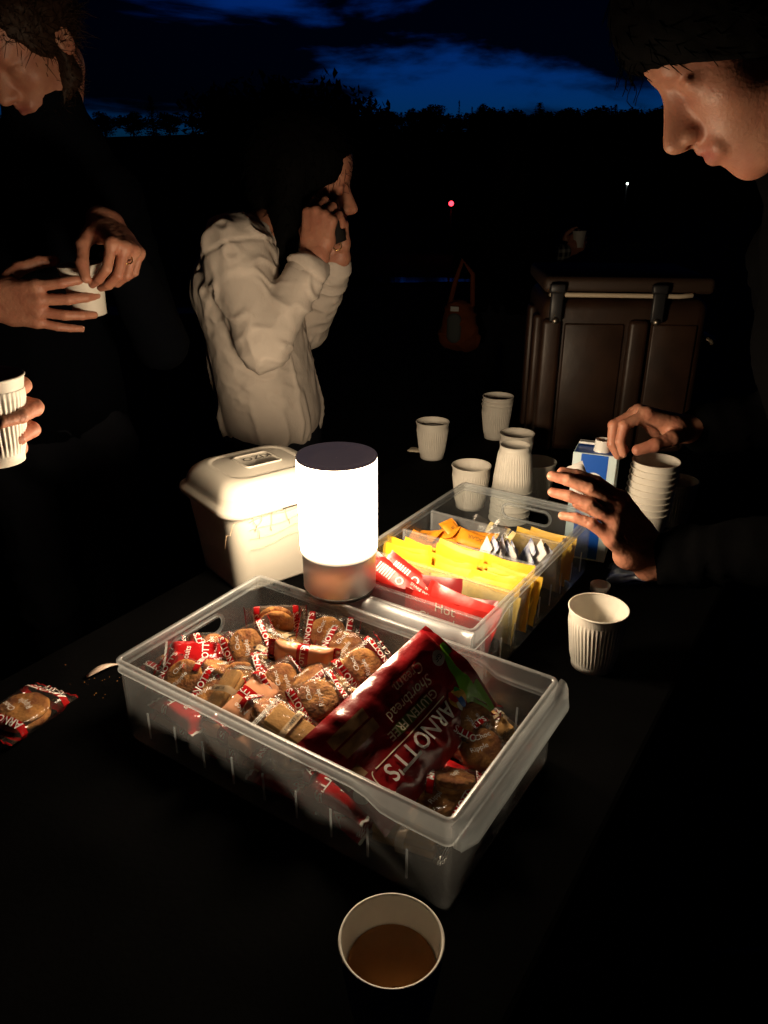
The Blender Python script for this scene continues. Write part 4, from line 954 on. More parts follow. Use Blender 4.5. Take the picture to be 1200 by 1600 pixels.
# ------------------------------------------------------------------ people
def hand(w, d, n, side, flex, thumb=None, spread=(6, 1, -4, -10), res=.0020, sc=1.0, fore=None):
    """w wrist, d wrist->knuckles, n out of the palm; flex: four (a,b,c) in degrees; returns mesh, finger tips"""
    d = unit(d); n = unit(n-d*np.dot(n, d)); t = np.cross(d, n) if side == 'R' else np.cross(n, d); w = np.asarray(w, float)
    hc_ = w+d*.055*sc; Fd = Field(hc_-.15*sc, hc_+.15*sc, res); G = Field(hc_-.15*sc, hc_+.15*sc, res)
    kn = [w+sc*(d*a+t*b+n*c) for a, b, c in ((.092, .031, .0), (.097, .010, -.003), (.092, -.011, -.002), (.083, -.030, .002))]
    wr = [w+sc*(d*.004+t*b) for b in (.017, .006, -.006, -.017)]
    for k in range(4): G.cap(wr[k], kn[k], .0165*sc, (.0128, .013, .0125, .0115)[k]*sc, k=.012*sc)
    fb = unit(fore) if fore is not None else -d
    G.cap(w+t*.010*sc, w+fb*.085*sc+t*.010*sc, .021*sc, .026*sc, k=.015*sc); G.cap(w-t*.010*sc, w+fb*.085*sc-t*.010*sc, .021*sc, .026*sc, k=.015*sc)
    G.ell(w+sc*(d*.035+t*.024+n*.012), (.019*sc,)*3, k=.014*sc); G.ell(w+sc*(d*.04-t*.024+n*.010), (.017*sc,)*3, k=.014*sc)
    LN = ((.043, .026, .021), (.047, .030, .022), (.043, .028, .022), (.034, .021, .019)); RD = ((.0098, .0088, .0078), (.0100, .0090, .0080), (.0095, .0086, .0076), (.0085, .0076, .0068))
    tips = []
    for i in range(4):
        s_ = R(spread[i]); dd = d*math.cos(s_)+t*math.sin(s_); p = kn[i]; a = 0
        for j in range(3):
            a += R(flex[i][j]); dr = dd*math.cos(a)+n*math.sin(a); q = p+dr*LN[i][j]*sc
            r0 = RD[i][j]*sc; r1 = (RD[i][j+1] if j < 2 else RD[i][2]*.86)*sc
            Fd.cap(p, q, r0, r1, k=.0022*sc)
            p = q
        tips.append((p, dr, n*math.cos(a)-dd*math.sin(a), RD[i][2]*sc))
    th = thumb or ((.75, .62, .25), (.92, .25, .3), (.97, .05, .25)); p = w+sc*(d*.018+t*.024+n*.010)
    for j, (l, r0, r1) in enumerate(((.046, .0150, .0125), (.034, .0118, .0108), (.027, .0108, .0088))):
        v = unit(d*th[j][0]+t*th[j][1]+n*th[j][2]); q = p+v*l*sc; Fd.cap(p, q, r0*sc, r1*sc, k=.004*sc); p = q
    tips.append((p, v, None, .0095*sc))
    G.F = smin(G.F, Fd.F, .006*sc); v, f = G.mesh()
    nn = normals(v, f); v = v + nn*((fbm(v*260, 2)-.5)*.0011*sc)[:, None]
    return v, f, tips
def head(o, F, U, res=.003, neck=True, female=False, neck_dir=None):
    F = unit(F); U = unit(U-F*np.dot(U, F)); Lf = np.cross(U, F); M = (F, Lf, U); o = np.asarray(o, float)
    def P(x, y, z): return o+F*x+Lf*y+U*z
    G = Field(o-.21, o+.21, res)
    G.ell(P(-.012, 0, .045), (.098, .075, .085), M=M); G.ell(P(.032, 0, -.028), (.056, .056, .082), k=.03, M=M)
    for s in (-1, 1):
        G.cap(P(-.018, s*.052, -.040), P(.058, s*.022, -.094), .017, .014, k=.03); G.ell(P(.056, s*.036, -.020), (.022, .022, .022), k=.025, M=M)
    G.ell(P(.074, 0, -.098), (.016, .018, .015), k=.02, M=M)
    G.cap(P(.082, -.030, .027), P(.082, .030, .027), .011, k=.018)
    G.ell(P(.050, 0, .055), (.045, .055, .045), k=.03, M=M)
    G.ell(P(.062, 0, -.058), (.038, .036, .036), k=.022, M=M); G.ell(P(.060, 0, .0), (.030, .040, .045), k=.02, M=M)
    for s in (-1, 1): G.ell(P(.106, s*.032, .003), (.019, .018, .013), k=.012, M=M, sub=True)
    for s in (-1, 1): G.ell(P(.0755, s*.031, .003), (.0135, .0160, .0120), k=.006, M=M); G.cap(P(.0845, s*.019, .010), P(.083, s*.043, .008), .0038, k=.004)
    G.cap(P(.084, 0, .018), P(.118, 0, -.030), .0080, .0100, k=.012); G.cap(P(.084, 0, .0), P(.098, 0, -.030), .011, .0135, k=.012); G.cap(P(.090, 0, -.010), P(.108, 0, -.032), .009, .0115, k=.010)
    for s in (-1, 1): G.ell(P(.100, s*.0125, -.0345), (.0110, .0072, .0075), k=.006, M=M)
    for s in (-1, 1): G.ell(P(.107, s*.0068, -.0440), (.0060, .0034, .0050), k=.002, M=M, sub=True)
    for a, b in (((.092, -.022, -.0575), (.1005, 0, -.0545)), ((.1005, 0, -.0545), (.092, .022, -.0575))): G.cap(P(*a), P(*b), .0042, .0050, k=.008)
    for a, b in (((.091, -.020, -.0635), (.0980, 0, -.0680)), ((.0980, 0, -.0680), (.091, .020, -.0635))): G.cap(P(*a), P(*b), .0042, .0058, k=.008)
    G.cap(P(.103, -.022, -.0605), P(.1065, 0, -.0605), .0018, k=.002, sub=True); G.cap(P(.1065, 0, -.0605), P(.103, .022, -.0605), .0018, k=.002, sub=True)
    for s in (-1, 1):
        G.ell(P(-.016, s*.079, .002), (.019, .0075, .031), k=.006, M=M); G.ell(P(-.010, s*.088, .004), (.010, .006, .018), k=.004, M=M, sub=True)
    nb = P(-.050, 0, -.17) if neck_dir is None else o+np.asarray(neck_dir)
    if neck: G.cap(P(-.022, 0, -.05), nb, .049 if female else .054, .056, k=.02)
    v, f = G.mesh(); l = (v-o)@np.stack([F, Lf, U], 1)
    lip = np.exp(-(((l[:, 0]-.100)/.014)**2+((l[:, 1])/.026)**4+((l[:, 2]+.0610)/.0105)**2))
    return v, f, P, M, lip
def hairshell(o, F, U, m, name, parent, base, amp=.006, fr=55, ext=(.0, .0), strands=0, long=0.0, seed=1, face=(.085, .0, -.02), facer=(.075, .075, .085), size=1.0):
    F = unit(F); U = unit(U-F*np.dot(U, F)); Lf = np.cross(U, F); M = (F, Lf, U); P = lambda x, y, z: o+F*x+Lf*y+U*z
    G = Field(o-.30, o+.26, .0045)
    G.ell(P(-.018, 0, .050), (.106*size, .086*size, .094*size), M=M)
    if long:
        for s in (-1, 1): G.cap(P(-.03, s*.055, .02), P(-.035+.02, s*.062, -long), .042, .032, k=.03)
        G.cap(P(-.075, 0, .02), P(-.075, 0, -long), .05, .04, k=.03)
    G.ell(P(*face), facer, k=.01, M=M, sub=True)
    if not long: G.ell(P(.02, 0, -.10), (.11, .12, .085), k=.01, M=M, sub=True)
    v, f = G.mesh(); n = normals(v, f); d = (fbm(v*fr+seed, 3)-.5)*2*amp; v = v+n*d[:, None]
    parts = [(v, f.tolist())]; r = np.random.default_rng(seed)
    for i in r.choice(len(v), strands, replace=False) if strands else ():
        p = v[i]; dr = unit(n[i]+r.normal(0, .7, 3)) if not long else unit(n[i]*.25+r.normal(0, .2, 3)+V(0, 0, -.8)); L_ = .012+.02*r.random(); cv = r.normal(0, .012, 3)
        parts.append(tube([p-n[i]*.003, p+dr*L_*.5+cv*.3, p+dr*L_+cv*.8], [.0007, .0006, .0003], 3, False))
    v, f = merge(parts); return obj(name, mesh_data(name, np.array(v)-base, f, m), parent)
def folds(v, f, bones, amp, along=26, across=7, seed=0):
    """cloth creases: ridged noise, fine along each bone and long across it, blended between bones"""
    n = normals(v, f); W_ = 0; D = 0
    for k, bn in enumerate(bones):
        a, b, fa, fc = bn[:4]; am = bn[4] if len(bn) > 4 else 1.0
        a = np.asarray(a); b = np.asarray(b); ab = b-a; L_ = np.linalg.norm(ab); u = ab/L_
        s = np.clip((v-a)@u, 0, L_); pr = v-a-np.outer(s, u); dist = np.linalg.norm(pr, axis=1); w = np.exp(-dist/.03)
        x = unit(np.cross(u, V(.3, .5, .8))); y = np.cross(u, x); S = (v-a)@u
        tw = 3.0*(fbm(np.stack([S*6+seed, pr@x*6, pr@y*6+k*9], 1), 2)-.5)
        q = np.stack([S*fa+tw, (pr@x)*fc+k*5.1+seed, (pr@y)*fc], 1)
        rg = (1-np.clip(np.abs(2*fbm(q, 2)-1)*3.2, 0, 1))**1.5+.15
        D = D+w*(rg-.35)*am; W_ = W_+w
    return v+n*(D/(W_+1e-9)*amp)[:, None]
def person(label, J, hd, hands, cloth, trousers=M_denim, jname='jacket', cres=.012, fold=.010, group=None, female=False, hres=.003, skin=M_skin, body_res=.016, jr=1.0, hem=None, collar=.0, nr=.075):
    """J: joints in world space. Body is one mesh; clothes and hair are its children."""
    base = V((J['al'][0]+J['ar'][0])/2, (J['al'][1]+J['ar'][1])/2, 0)
    g_ = {k: np.asarray(v, float) for k, v in J.items()}
    pts = np.array(list(g_.values())); lo = pts.min(0)-.2; hi = pts.max(0)+.2
    B = Field(lo, hi, body_res); ac = unit(g_['sl']-g_['sr'])
    B.cap(g_['neck'], g_['chest'], .06, .09, w=ac, sw=1.5, k=.03); B.cap(g_['chest'], g_['pelvis'], .09, .095, w=ac, sw=1.4, k=.03)
    for s in 'lr':
        B.cap(g_['neck'], g_['s'+s], .05, .055, k=.03); B.cap(g_['s'+s], g_['e'+s], .045, .038, k=.02); B.cap(g_['e'+s], g_['w'+s], .036, .026, k=.02)
        B.cap(g_['pelvis'], g_['h'+s], .09, .085, k=.03); B.cap(g_['h'+s], g_['k'+s], .075, .055, k=.02); B.cap(g_['k'+s], g_['a'+s]+V(0, 0, .05), .052, .036, k=.02)
        B.cap(g_['a'+s]+V(0, 0, .05), g_['a'+s]+J['toe']*.12+V(0, 0, .03), .034, .028, k=.02)
    parts = [B.mesh()]; lipw = [np.zeros(len(parts[0][0]))]; tips = []
    hv, hf, P, M, lip = head(hd[0], hd[1], hd[2], hres, True, female, np.asarray(J['neck'])-np.asarray(hd[0])); parts.append((hv, hf)); lipw.append(lip)
    for h in hands:
        sd_ = 'l' if np.allclose(h['w'], g_['wl']) else 'r'; h.setdefault('fore', g_['e'+sd_]-g_['w'+sd_])
        a, b, tp = hand(**h); parts.append((a, b)); lipw.append(np.zeros(len(a))); tips += tp
    vs = np.concatenate([p[0] for p in parts]); o = 0; fs = []
    for p in parts: fs.append(np.asarray(p[1])+o); o += len(p[0])
    me = mesh_data('person', vs-base, np.concatenate(fs), skin); at_ = me.attributes.new('lip', 'FLOAT', 'POINT'); at_.data.foreach_set('value', np.concatenate(lipw))
    body = obj('person', me, loc=base); tag(body, label, 'person', group)
    # nails
    for (p, dr, nn_, r_) in tips:
        if nn_ is None: continue
        q = p-dr*.001-nn_*r_*.62; bx = np.cross(dr, nn_); nv = []; 
        for i in range(5):
            for j in range(5):
                x = (i/4-.5); y = (j/4-.5); nv.append(q+dr*x*.0105+bx*y*.0100-nn_*(r_*.30*(1-3.2*y*y)-.0015-(.0012 if i == 4 else 0)))
        obj('fingernail', mesh_data('fingernail', np.array(nv)-base, [(i*5+j, i*5+j+1, (i+1)*5+j+1, (i+1)*5+j) for i in range(4) for j in range(4)], M_nail), body)
    # jacket
    C_ = Field(lo, hi, cres); hm = g_['pelvis'] if hem is None else np.asarray(hem)
    C_.cap(g_['neck'], g_['chest'], nr*jr, .112*jr, w=ac, sw=1.5, k=.04); C_.cap(g_['chest'], hm, .112*jr, .125*jr, w=ac, sw=1.4, k=.04)
    bones = [(g_['neck'], g_['chest'], 6, 12, .35), (g_['chest'], hm, 4, 17, .75)]
    for s in 'lr':
        C_.cap(g_['neck']-V(0, 0, .03), g_['s'+s], min(.06, nr+.005)*jr, .068*jr, k=.04); C_.cap(g_['s'+s], g_['e'+s], .066*jr, .054*jr, k=.03); 
        C_.cap(g_['e'+s], g_['w'+s]+unit(g_['e'+s]-g_['w'+s])*.03, .053*jr, .041*jr, k=.012)
        bones += [(g_['s'+s], g_['e'+s], 16, 14, .55), (g_['e'+s], g_['w'+s], 26, 10, .65)]
    if collar: C_.cap(g_['neck'], g_['neck']+(np.asarray(hd[0])-g_['neck'])*collar, .078, .074, k=.02)
    # flat hem instead of a round end
    v, f = C_.mesh(); v = folds(v, f, bones, fold); nn0 = normals(v, f)
    for s in 'lr':                               # sewn seams: armhole and cuff
        for (a, b, t0, rr_) in ((g_['s'+s], g_['e'+s], .02, .11), (g_['e'+s], g_['w'+s], .82, .075)):
            ab = b-a; L_ = np.linalg.norm(ab); t_ = (v-a)@(ab/L_)-t0*L_; rad = np.linalg.norm(v-a-np.outer((v-a)@(ab/L_), ab/L_), axis=1)
            v = v-nn0*(.0045*np.exp(-(t_/.0035)**2)*(rad < rr_))[:, None]
    hz = hm[2]-.06; low = v[:, 2] < hz+.02; dx = v-hm
    v[low, 2] = np.maximum(v[low, 2], hz+.006*np.sin(v[low, 0]*30))
    jk = obj(jname, mesh_data(jname, v-base, f, cloth), body)
    T = Field(lo, hi, .016)
    T.cap(g_['pelvis'], g_['pelvis']-V(0, 0, .05), .12, .12, w=ac, sw=1.3, k=.03)
    for s in 'lr': T.cap(g_['h'+s], g_['k'+s], .092, .075, k=.03); T.cap(g_['k'+s], g_['a'+s]+V(0, 0, .07), .074, .058, k=.03)
    v, f = T.mesh(); v = folds(v, f, [(g_['hl'], g_['al'], 14, 9), (g_['hr'], g_['ar'], 14, 9)], .012); obj('trousers', mesh_data('trousers', v-base, f, trousers), body)
    for s in 'lr':
        S = Field(g_['a'+s]-.25, g_['a'+s]+.25, .010); a = g_['a'+s]; S.cap(a+V(0, 0, .06), a+V(0, 0, .05)-J['toe']*.03, .045, .046, k=.03); S.cap(a+V(0, 0, .042)-J['toe']*.04, a+V(0, 0, .040)+J['toe']*.15, .042, .038, k=.03, w=V(0, 0, 1), sw=.9)
        v, f = S.mesh(); v[:, 2] = np.maximum(v[:, 2], .002); obj('shoe', mesh_data('shoe', v-base, f, M_shoe), body)
    return body, base, P, M, jk
def eyes(P, M, base, body):
    ew = mat('eye_white', (.6, .55, .5), .2); ei = mat('eye_dark', (.03, .015, .01), .1)
    for s in (-1, 1):
        c = P(.0765, s*.031, .003); v, f = lathe([(.0001, -.0122), (.006, -.0105), (.0105, -.006), (.0122, 0), (.0105, .006), (.006, .0105), (.0001, .0122)], 14)
        eb = obj('eyebrow', mesh_data('eyebrow', *tube([P(.0945, s*.013, .0290)-base, P(.0955, s*.028, .0335)-base, P(.0860, s*.046, .0300)-base], [.0030, .0042, .0018], 6), M_hair), body)
def legs(x, y, ang, sp=.11, pelvis=None, back=0.0):
    d = V(math.cos(ang), math.sin(ang), 0); l = V(-d[1], d[0], 0); p = V(x, y, 0)
    return dict(toe=d, al=p+l*sp, ar=p-l*sp-d*.04, kl=p+l*sp*.95+d*.04+V(0, 0, .48), kr=p-l*sp*.95+d*.0+V(0, 0, .48))

# skin: lips tinted through the body's own attribute
t = M_skin.node_tree; b_ = t.nodes['Principled BSDF']; an = t.nodes.new('ShaderNodeAttribute'); an.attribute_name = 'lip'
src = b_.inputs['Base Color'].links[0].from_socket; mx = t.nodes.new('ShaderNodeMix'); mx.data_type = 'RGBA'; mx.inputs['B'].default_value = (.36, .10, .08, 1)
t.links.new(an.outputs['Fac'], mx.inputs['Factor']); t.links.new(src, mx.inputs['A']); t.links.new(mx.outputs['Result'], b_.inputs['Base Color'])

# --- person leaning in from the right, looking down at the milk carton
ho, hF, hU = V(.360, .850, 1.650), V(-.710, .12, -.695), V(0, 0, 1)
J = legs(.80, .93, math.pi); J.update(pelvis=V(.74, .93, .98), hl=V(.76, .83, .92), hr=V(.76, 1.03, .92), chest=V(.585, .91, 1.33), neck=V(.50, .87, 1.51), sl=V(.56, .69, 1.44), sr=V(.58, 1.09, 1.42),
         el=V(.62, .84, 1.10), er=V(.69, 1.22, 1.15), wl=V(.382, .958, 1.020), wr=V(.505, 1.205, 1.135))
hl = dict(w=J['wl'], d=V(-.68, -.12, .72), n=V(-.62, .62, -.48), side='L', flex=((12, 22, 14), (13, 22, 14), (16, 24, 14), (20, 26, 16)), spread=(-3, 0, 4, 8), thumb=((.45, .55, .70), (.70, .15, .70), (.80, -.05, .60)), res=.0018, sc=1.04)
hr = dict(w=J['wr'], d=V(-.95, -.05, .28), n=V(-.25, -.30, -.92), side='R', flex=((38, 55, 30), (42, 60, 32), (48, 60, 32), (52, 60, 32)), thumb=((.7, .6, .4), (.8, .2, .5), (.8, -.2, .5)), res=.0020)
body, base, P, M, jk = person('dark haired person in black leaning in from the right, looking down', J, (ho, hF, hU), [hl, hr], M_black_cloth, hres=.0022, collar=.25)
G = Field(ho-.24, ho+.24, .004); G.ell(P(-.012, 0, .050), (.120, .094, .110), M=M); G.ell(P(.030, 0, .062), (.074, .074, .062), M=M, k=.02); G.ell(P(-.045, 0, .0), (.075, .094, .085), M=M, k=.02); G.ell(P(-.05, 0, .08), (.09, .08, .09), M=M, k=.03)
cn = unit(-(M[2]-M[0]*.90)); G.cut(P(.098, 0, .040), cn)
v, f = G.mesh(); n_ = normals(v, f); ll = (v-ho)@np.stack(M, 1); v = v+n_*0
v = v+n_*((fbm(v*90, 3)-.5)*.004)[:, None]; pp = [(v-base, f.tolist())]; rr = np.random.default_rng(7)
for i in rr.choice(len(v), 700, replace=False):
    c0 = v[i]-base; tdir = -M[2]*.8-M[0]*.35+rr.normal(0, .2, 3); tdir = unit(tdir-n_[i]*np.dot(tdir, n_[i])+n_[i]*.12); L_ = rr.uniform(.008, .020); cv = rr.normal(0, .003, 3)
    pp.append(tube([c0, c0+tdir*L_*.5+cv*.5, c0+tdir*L_+cv], [.0007, .0006, .0003], 3, False))
for i in range(9):                              # loose curls in front of the forehead
    c0 = P(.102+rr.uniform(-.004, .006), rr.uniform(-.03, .03), .060+rr.uniform(-.01, .02))-base; pt = []
    for k in range(7): a = k*1.1+i; pt.append(c0+M[0]*(.0035*k+.004*math.sin(a))-M[2]*(.0042*k)+M[1]*.005*math.cos(a))
    pp.append(tube(pt, .0005, 3, False))
obj('hair', mesh_data('hair', *merge(pp), M_hair), body)
sachet('sugar_sachet', 'held', .024, .014, .003, 2, S_WHITE, P1(905, 748, 1.108), V(-.4, .1, .8), V(-.2, -1, .2), 'small white sachet pinched in the near hand by the carton', None)

# --- person on the left facing the camera, both hands round a cup, head turned away
ear = at(100, 60, 1.62); hF, hU = unit(V(-.44, -.64, -.62)), V(-.12, -.3, .95); hU = unit(hU-hF*np.dot(hU, hF)); Lf = np.cross(hU, hF); ho = ear-Lf*.080+hF*.016
cupc = at(126, 411, 1.412)
wr = at(-20, 470, 1.375); wl = at(164, 346, 1.445)
J = legs(-.80, 1.78, -math.pi/2); J.update(pelvis=V(-.80, 1.76, 1.0), hl=V(-.70, 1.76, .94), hr=V(-.90, 1.76, .94), chest=V(-.78, 1.72, 1.36), neck=ho+V(-.02, .07, -.17), sl=V(-.585, 1.74, 1.48), sr=V(-.96, 1.72, 1.48),
         el=V(-.47, 1.60, 1.20), er=V(-1.0, 1.50, 1.24), wl=wl, wr=wr)
hr = dict(w=wr, d=at(100, 480, 1.36)-wr, n=V(.10, 1, .05), side='R', flex=((14, 26, 16), (16, 30, 18), (12, 26, 16), (18, 18, 12)), spread=(10, 2, -6, -14), thumb=((.6, .6, .55), (.8, .3, .6), (.9, .1, .5)), res=.0020, sc=1.03)
hl = dict(w=wl, d=at(204, 396, 1.375)-wl, n=V(-.75, .30, -.55), side='L', flex=((58, 44, 20), (64, 46, 24), (68, 48, 26), (70, 48, 26)), thumb=((.6, .5, .6), (.8, .1, .6), (.8, -.2, .6)), res=.0020)
body, base, P, M, jk = person('person in dark clothes at the left holding a cup in both hands', J, (ho, hF, hU), [hr, hl], M_navy_cloth, hres=.0028, collar=.62)
hairshell(ho, hF, hU, M_hair2, 'hair', body, base, amp=.004, fr=120, strands=2200, seed=3, face=(.105, 0, -.02), facer=(.080, .10, .10), size=1.05)
G = Field(ho-.2, ho+.2, .004)
for s in (-1, 1): G.cap(P(-.012, s*.064, -.01), P(.002, s*.057, -.058), .016, .018, k=.02); G.cap(P(.002, s*.057, -.058), P(.060, s*.026, -.097), .018, .016, k=.02)
v, f = G.mesh(); n_ = normals(v, f); v = v+n_*((fbm(v*120, 3)-.5)*.006)[:, None]; pp = [(v-base, f.tolist())]; rr = np.random.default_rng(2)
for i in rr.choice(len(v), 700): pp.append(tube([v[i]-base, v[i]-base+n_[i]*.006+rr.normal(0, .003, 3), v[i]-base+n_[i]*.011+rr.normal(0, .006, 3)], [.0006, .0005, .0003], 3, False))
obj('beard', mesh_data('beard', *merge(pp), M_hair2), body)
k_ = hl; tp = hand(**dict(hl, res=.006))[2]
cup((cupc[0], cupc[1]+.012, cupc[2]-.092), 'white cup held in both hands of the person at the left', rot=(R(4), R(-3), 0), group=None, plain=True)
rg = at(198, 404, 1.372); v, f = lathe([(.0098+.0012*math.cos(a), .0012*math.sin(a)) for a in np.linspace(0, 6.2832, 9)], 24)
o = obj('finger_ring', mesh_data('finger_ring', v, f, M_gold), body, loc=rg-base, rot=(R(40), R(50), 0))

# --- person out of the frame on the left whose hand holds a cup into the picture
J = legs(-.92, .66, 0); J.update(pelvis=V(-.90, .66, 1.0), hl=V(-.90, .76, .94), hr=V(-.90, .56, .94), chest=V(-.88, .66, 1.36), neck=V(-.87, .66, 1.55), sl=V(-.88, .87, 1.46), sr=V(-.88, .46, 1.46),
         el=V(-.76, .90, 1.17), er=V(-.80, .40, 1.18), wl=V(-.497, .800, 1.282), wr=V(-.72, .52, 1.02))
hl = dict(w=J['wl'], d=V(1, -.10, .02), n=V(-.10, -1, 0), side='L', flex=((32, 52, 24), (33, 54, 26), (34, 54, 26), (36, 52, 26)), spread=(5, 1, -4, -9), thumb=((.7, .4, .6), (.75, -.05, .75), (.8, -.1, .6)), res=.0016, sc=1.0)
hr = dict(w=J['wr'], d=V(.5, .1, -.85), n=V(.3, .9, .2), side='R', flex=((15, 20, 15),)*4, res=.004)
body, base, P, M, jk = person('person at the left edge, only a hand round a white cup in view', J, (V(-.84, .66, 1.72), V(1, 0, -.3), V(.3, 0, 1)), [hl, hr], M_navy_cloth, hres=.005)
hairshell(V(-.84, .66, 1.72), V(1, 0, -.3), V(.3, 0, 1), M_hair, 'hair', body, base)
cup((-.402, .738, 1.246), 'ripple paper cup held at the left edge of the picture', rot=(0, R(2), .3))

# --- woman in the beige jacket, in profile, hands raised to her mouth
ho, hF, hU = at(474, 284, 1.80), V(1, .05, -.22), V(.22, 0, 1)
J = legs(-.33, 1.86, 0.1); hipc = at(425, 655, 1.83)
J.update(pelvis=V(hipc[0], 1.83, .93), hl=V(hipc[0], 1.92, .88), hr=V(hipc[0], 1.74, .88), chest=at(384, 450, 1.81), neck=at(426, 362, 1.81), sl=at(402, 392, 1.96), sr=at(368, 392, 1.67),
         er=at(412, 540, 1.60), wr=at(491, 402, 1.66), el=at(478, 510, 1.96), wl=at(526, 404, 1.80))
hr = dict(w=J['wr'], d=V(.18, .10, 1), n=V(.35, .85, .1), side='R', flex=((48, 52, 25), (52, 55, 25), (55, 55, 25), (58, 55, 25)), spread=(5, 1, -3, -8), res=.0022, sc=.92, thumb=((.7, .5, .4), (.8, .1, .5), (.8, -.1, .5)))
hl = dict(w=J['wl'], d=V(-.10, -.25, 1), n=V(-.2, -.9, .1), side='L', flex=((40, 50, 25), (45, 50, 25), (48, 50, 25), (50, 50, 25)), res=.0025, sc=.92)
body, base, P, M, jk = person('person in a beige jacket seen in profile, raising a cup to the mouth', J, (ho, hF, hU), [hr, hl], M_jacket, cres=.0048, fold=.016, female=True, hres=.003, jr=1.0, hem=at(424, 640, 1.83), nr=.044)
hairshell(ho, hF, hU, M_hair, 'hair', body, base, amp=.0025, fr=90, long=.17, strands=1200, seed=6, size=1.08, face=(.115, 0, -.04), facer=(.058, .050, .085))
for w_, e_ in ((J['wr'], J['er']), (J['wl'], J['el'])):
    d_ = unit(e_-w_); v, f = tube([w_+d_*.012-base, w_+d_*.030-base, w_+d_*.045-base], [.036, .039, .041], 24, False); v = np.array(v); obj('cuff', mesh_data('cuff', v, f, M_jacket), body)
dc = at(513, 352, 1.735); e = empty('dark_cup', dc, 0, 'dark cup raised to the mouth by the person in beige', 'cup'); e.rotation_euler = (0, R(-18), 0)
v, f = lathe([(.0001, -.04), (.028, -.04), (.036, .042), (.0345, .042), (.027, -.036), (.0001, -.036)], 40); obj('cup_wall', mesh_data('cup_wall', v, f, mat('dark_ceramic', (.02, .018, .018), .4)), e)
rg = at(527, 384, 1.735); v, f = lathe([(.0092+.0012*math.cos(a), .0012*math.sin(a)) for a in np.linspace(0, 6.2832, 9)], 24); obj('finger_ring', mesh_data('finger_ring', v, f, M_gold), body, loc=rg-base, rot=(R(80), R(20), 0))
v, f = tube([at(384, 682, 1.74)-base, at(381, 692, 1.73)-base, at(371, 698, 1.73)-base, at(366, 712, 1.73)-base, at(372, 735, 1.74)-base], .0014, 6); obj('drawcord', mesh_data('drawcord', v, f, M_jacket), body)

# --- plaid shirt in the dark behind the brown box
pl = bpy.data.materials.new('plaid_flannel'); pl.use_nodes = True; t = pl.node_tree; b_ = t.nodes['Principled BSDF']; b_.inputs['Roughness'].default_value = .9
c_ = t.nodes.new('ShaderNodeTexCoord'); cur = None
for ax, sc_ in (('X', 9.0), ('Z', 8.0)):
    w_ = t.nodes.new('ShaderNodeTexWave'); w_.bands_direction = ax; w_.inputs['Scale'].default_value = sc_; w_.inputs['Distortion'].default_value = .4; t.links.new(c_.outputs['Object'], w_.inputs['Vector'])
    r_ = t.nodes.new('ShaderNodeMath'); r_.operation = 'GREATER_THAN'; r_.inputs[1].default_value = .62; t.links.new(w_.outputs['Fac'], r_.inputs[0])
    if cur is None: cur = r_.outputs[0]
    else:
        a_ = t.nodes.new('ShaderNodeMath'); a_.operation = 'ADD'; t.links.new(cur, a_.inputs[0]); t.links.new(r_.outputs[0], a_.inputs[1])
        h_ = t.nodes.new('ShaderNodeMath'); h_.operation = 'MULTIPLY'; h_.inputs[1].default_value = .5; t.links.new(a_.outputs[0], h_.inputs[0]); cur = h_.outputs[0]
m_ = t.nodes.new('ShaderNodeMix'); m_.data_type = 'RGBA'; m_.inputs['A'].default_value = (.012, .014, .014, 1); m_.inputs['B'].default_value = (.42, .42, .38, 1); t.links.new(cur, m_.inputs['Factor']); t.links.new(m_.outputs['Result'], b_.inputs['Base Color'])
EY = 4.7; ho = at(852, 268, EY); J = legs(ho[0]-.08, EY, 0); x0 = ho[0]; z0 = ho[2]-1.52
J.update(pelvis=V(x0-.08, EY+0.00, .92+z0), hl=V(x0-.08, EY+0.10, .86+z0), hr=V(x0-.08, EY-0.10, .86+z0), chest=V(x0-.06, EY+0.00, 1.22+z0), neck=V(x0-.04, EY+0.00, 1.38+z0), sl=V(x0-.05, EY+0.18, 1.33+z0), sr=V(x0-.05, EY-0.18, 1.33+z0), er=V(x0+.0, EY-0.24, 1.09+z0), wr=at(888, 392, EY-.16), el=V(x0+.0, EY+0.22, 1.08+z0), wl=V(x0+.14, EY+0.06, 1.12+z0))
hr = dict(w=J['wr'], d=V(.8, .2, .4), n=V(.1, .9, .2), side='R', flex=((40, 40, 20),)*4, res=.0035); hl = dict(w=J['wl'], d=V(.8, -.2, .3), n=V(0, -.9, .2), side='L', flex=((40, 40, 20),)*4, res=.004)
body, base, P, M, jk = person('person in a plaid shirt standing in the dark behind the brown box', J, (ho, V(.6, .8, -.3), V(.2, .2, 1)), [hr, hl], pl, jname='plaid_shirt', hres=.005, collar=.6)
hairshell(ho, V(.6, .8, -.3), V(.2, .2, 1), M_hair, 'hair', body, base, long=.10, amp=.003)
gc = at(904, 378, EY-.14); cup((gc[0], gc[1], gc[2]-.03), 'cup held by the person in plaid behind the brown box', plain=True)

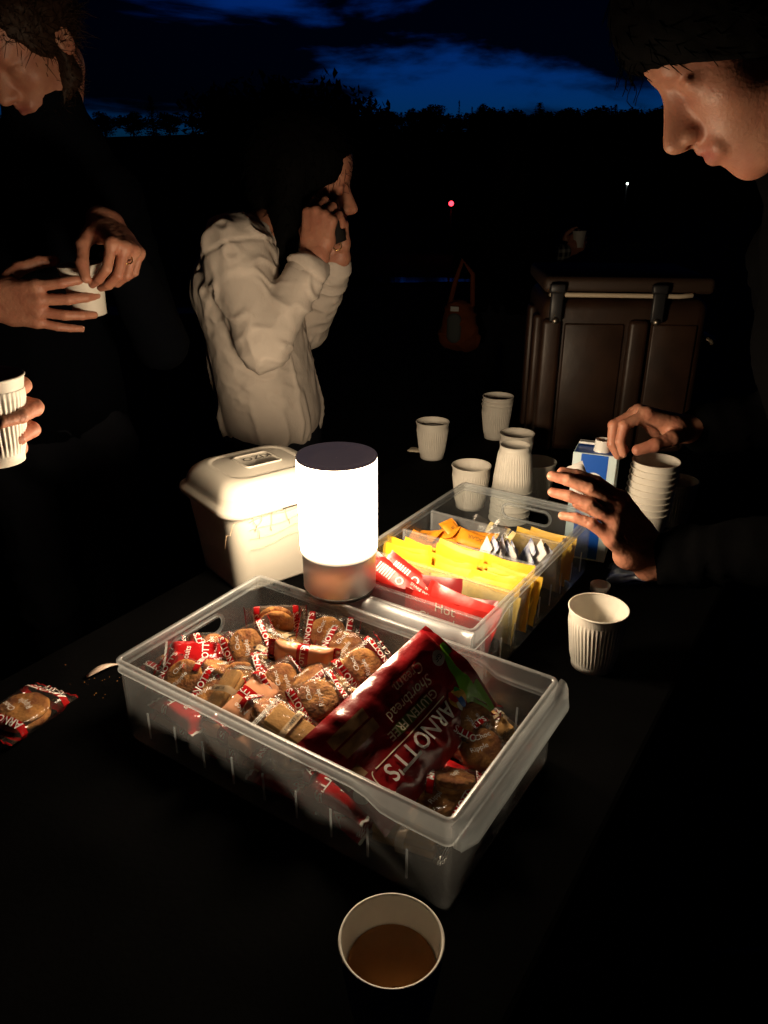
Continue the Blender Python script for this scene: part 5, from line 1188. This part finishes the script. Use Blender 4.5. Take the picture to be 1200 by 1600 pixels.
# --- dark figure further back with an orange bag
J = legs(.62, 4.05, 1.4); J.update(pelvis=V(.62, 4.05, .93), hl=V(.53, 4.05, .88), hr=V(.71, 4.05, .88), chest=V(.62, 4.05, 1.25), neck=V(.62, 4.05, 1.43), sl=V(.45, 4.03, 1.36), sr=V(.79, 4.03, 1.36), el=V(.41, 4.15, 1.10), er=V(.83, 4.15, 1.10), wl=V(.54, 4.32, 1.06), wr=V(.70, 4.32, 1.06))
hr = dict(w=J['wr'], d=V(-.6, .3, -.3), n=V(.2, -.3, -.9), side='R', flex=((40, 40, 20),)*4, res=.005); hl = dict(w=J['wl'], d=V(.6, .3, -.3), n=V(.2, -.3, -.9), side='L', flex=((40, 40, 20),)*4, res=.005)
ho = V(0.620, 4.020, 1.58); body, base, P, M, jk = person('person in black standing in the dark beside the orange bag', J, (ho, V(.4, .9, -.2), V(0, .2, 1)), [hr, hl], M_black_cloth, hres=.006, collar=.6)
hairshell(ho, V(.4, .9, -.2), V(0, .2, 1), M_hair, 'hair', body, base, long=.12, amp=.003)
bp_ = at(716, 545, 3.6); e = empty('shoulder_bag', bp_, R(-20), 'orange bag with grey pocket hanging by the dark figure', 'bag')
om = mat('orange_canvas', (.22, .050, .010), .85, noise=.3, nscale=14, bump=.3, bscale=150)
G = Field(V(-.16, -.12, -.05), V(.16, .12, .34), .007); G.ell(V(0, 0, .11), (.085, .06, .12), k=.02); G.cap(V(-.05, 0, .05), V(.05, 0, .05), .05, k=.03); v, f = G.mesh(); v = folds(v, f, [(V(0, 0, 0), V(0, 0, .25), 22, 12)], .012); obj('bag_body', mesh_data('bag_body', v, f, om), e)
G = Field(V(-.1, -.14, 0), V(.1, 0, .2), .006); G.cap(V(-.01, -.055, .07), V(-.01, -.055, .14), .035, k=.01, w=V(0, 1, 0), sw=.5); v, f = G.mesh(); obj('pocket', mesh_data('pocket', v, f, mat('grey_mesh', (.10, .11, .11), .8)), e)
obj('white_tag', box_me('white_tag', (.04, .004, .022), M_white_print, .002, (-.005, -.074, .195)), e)
v, f = tube([(-.05, 0, .2), (-.03, .01, .30), (.0, .02, .40), (.05, .02, .34), (.06, 0, .2)], .012, 8); obj('strap', mesh_data('strap', v, f, om), e)
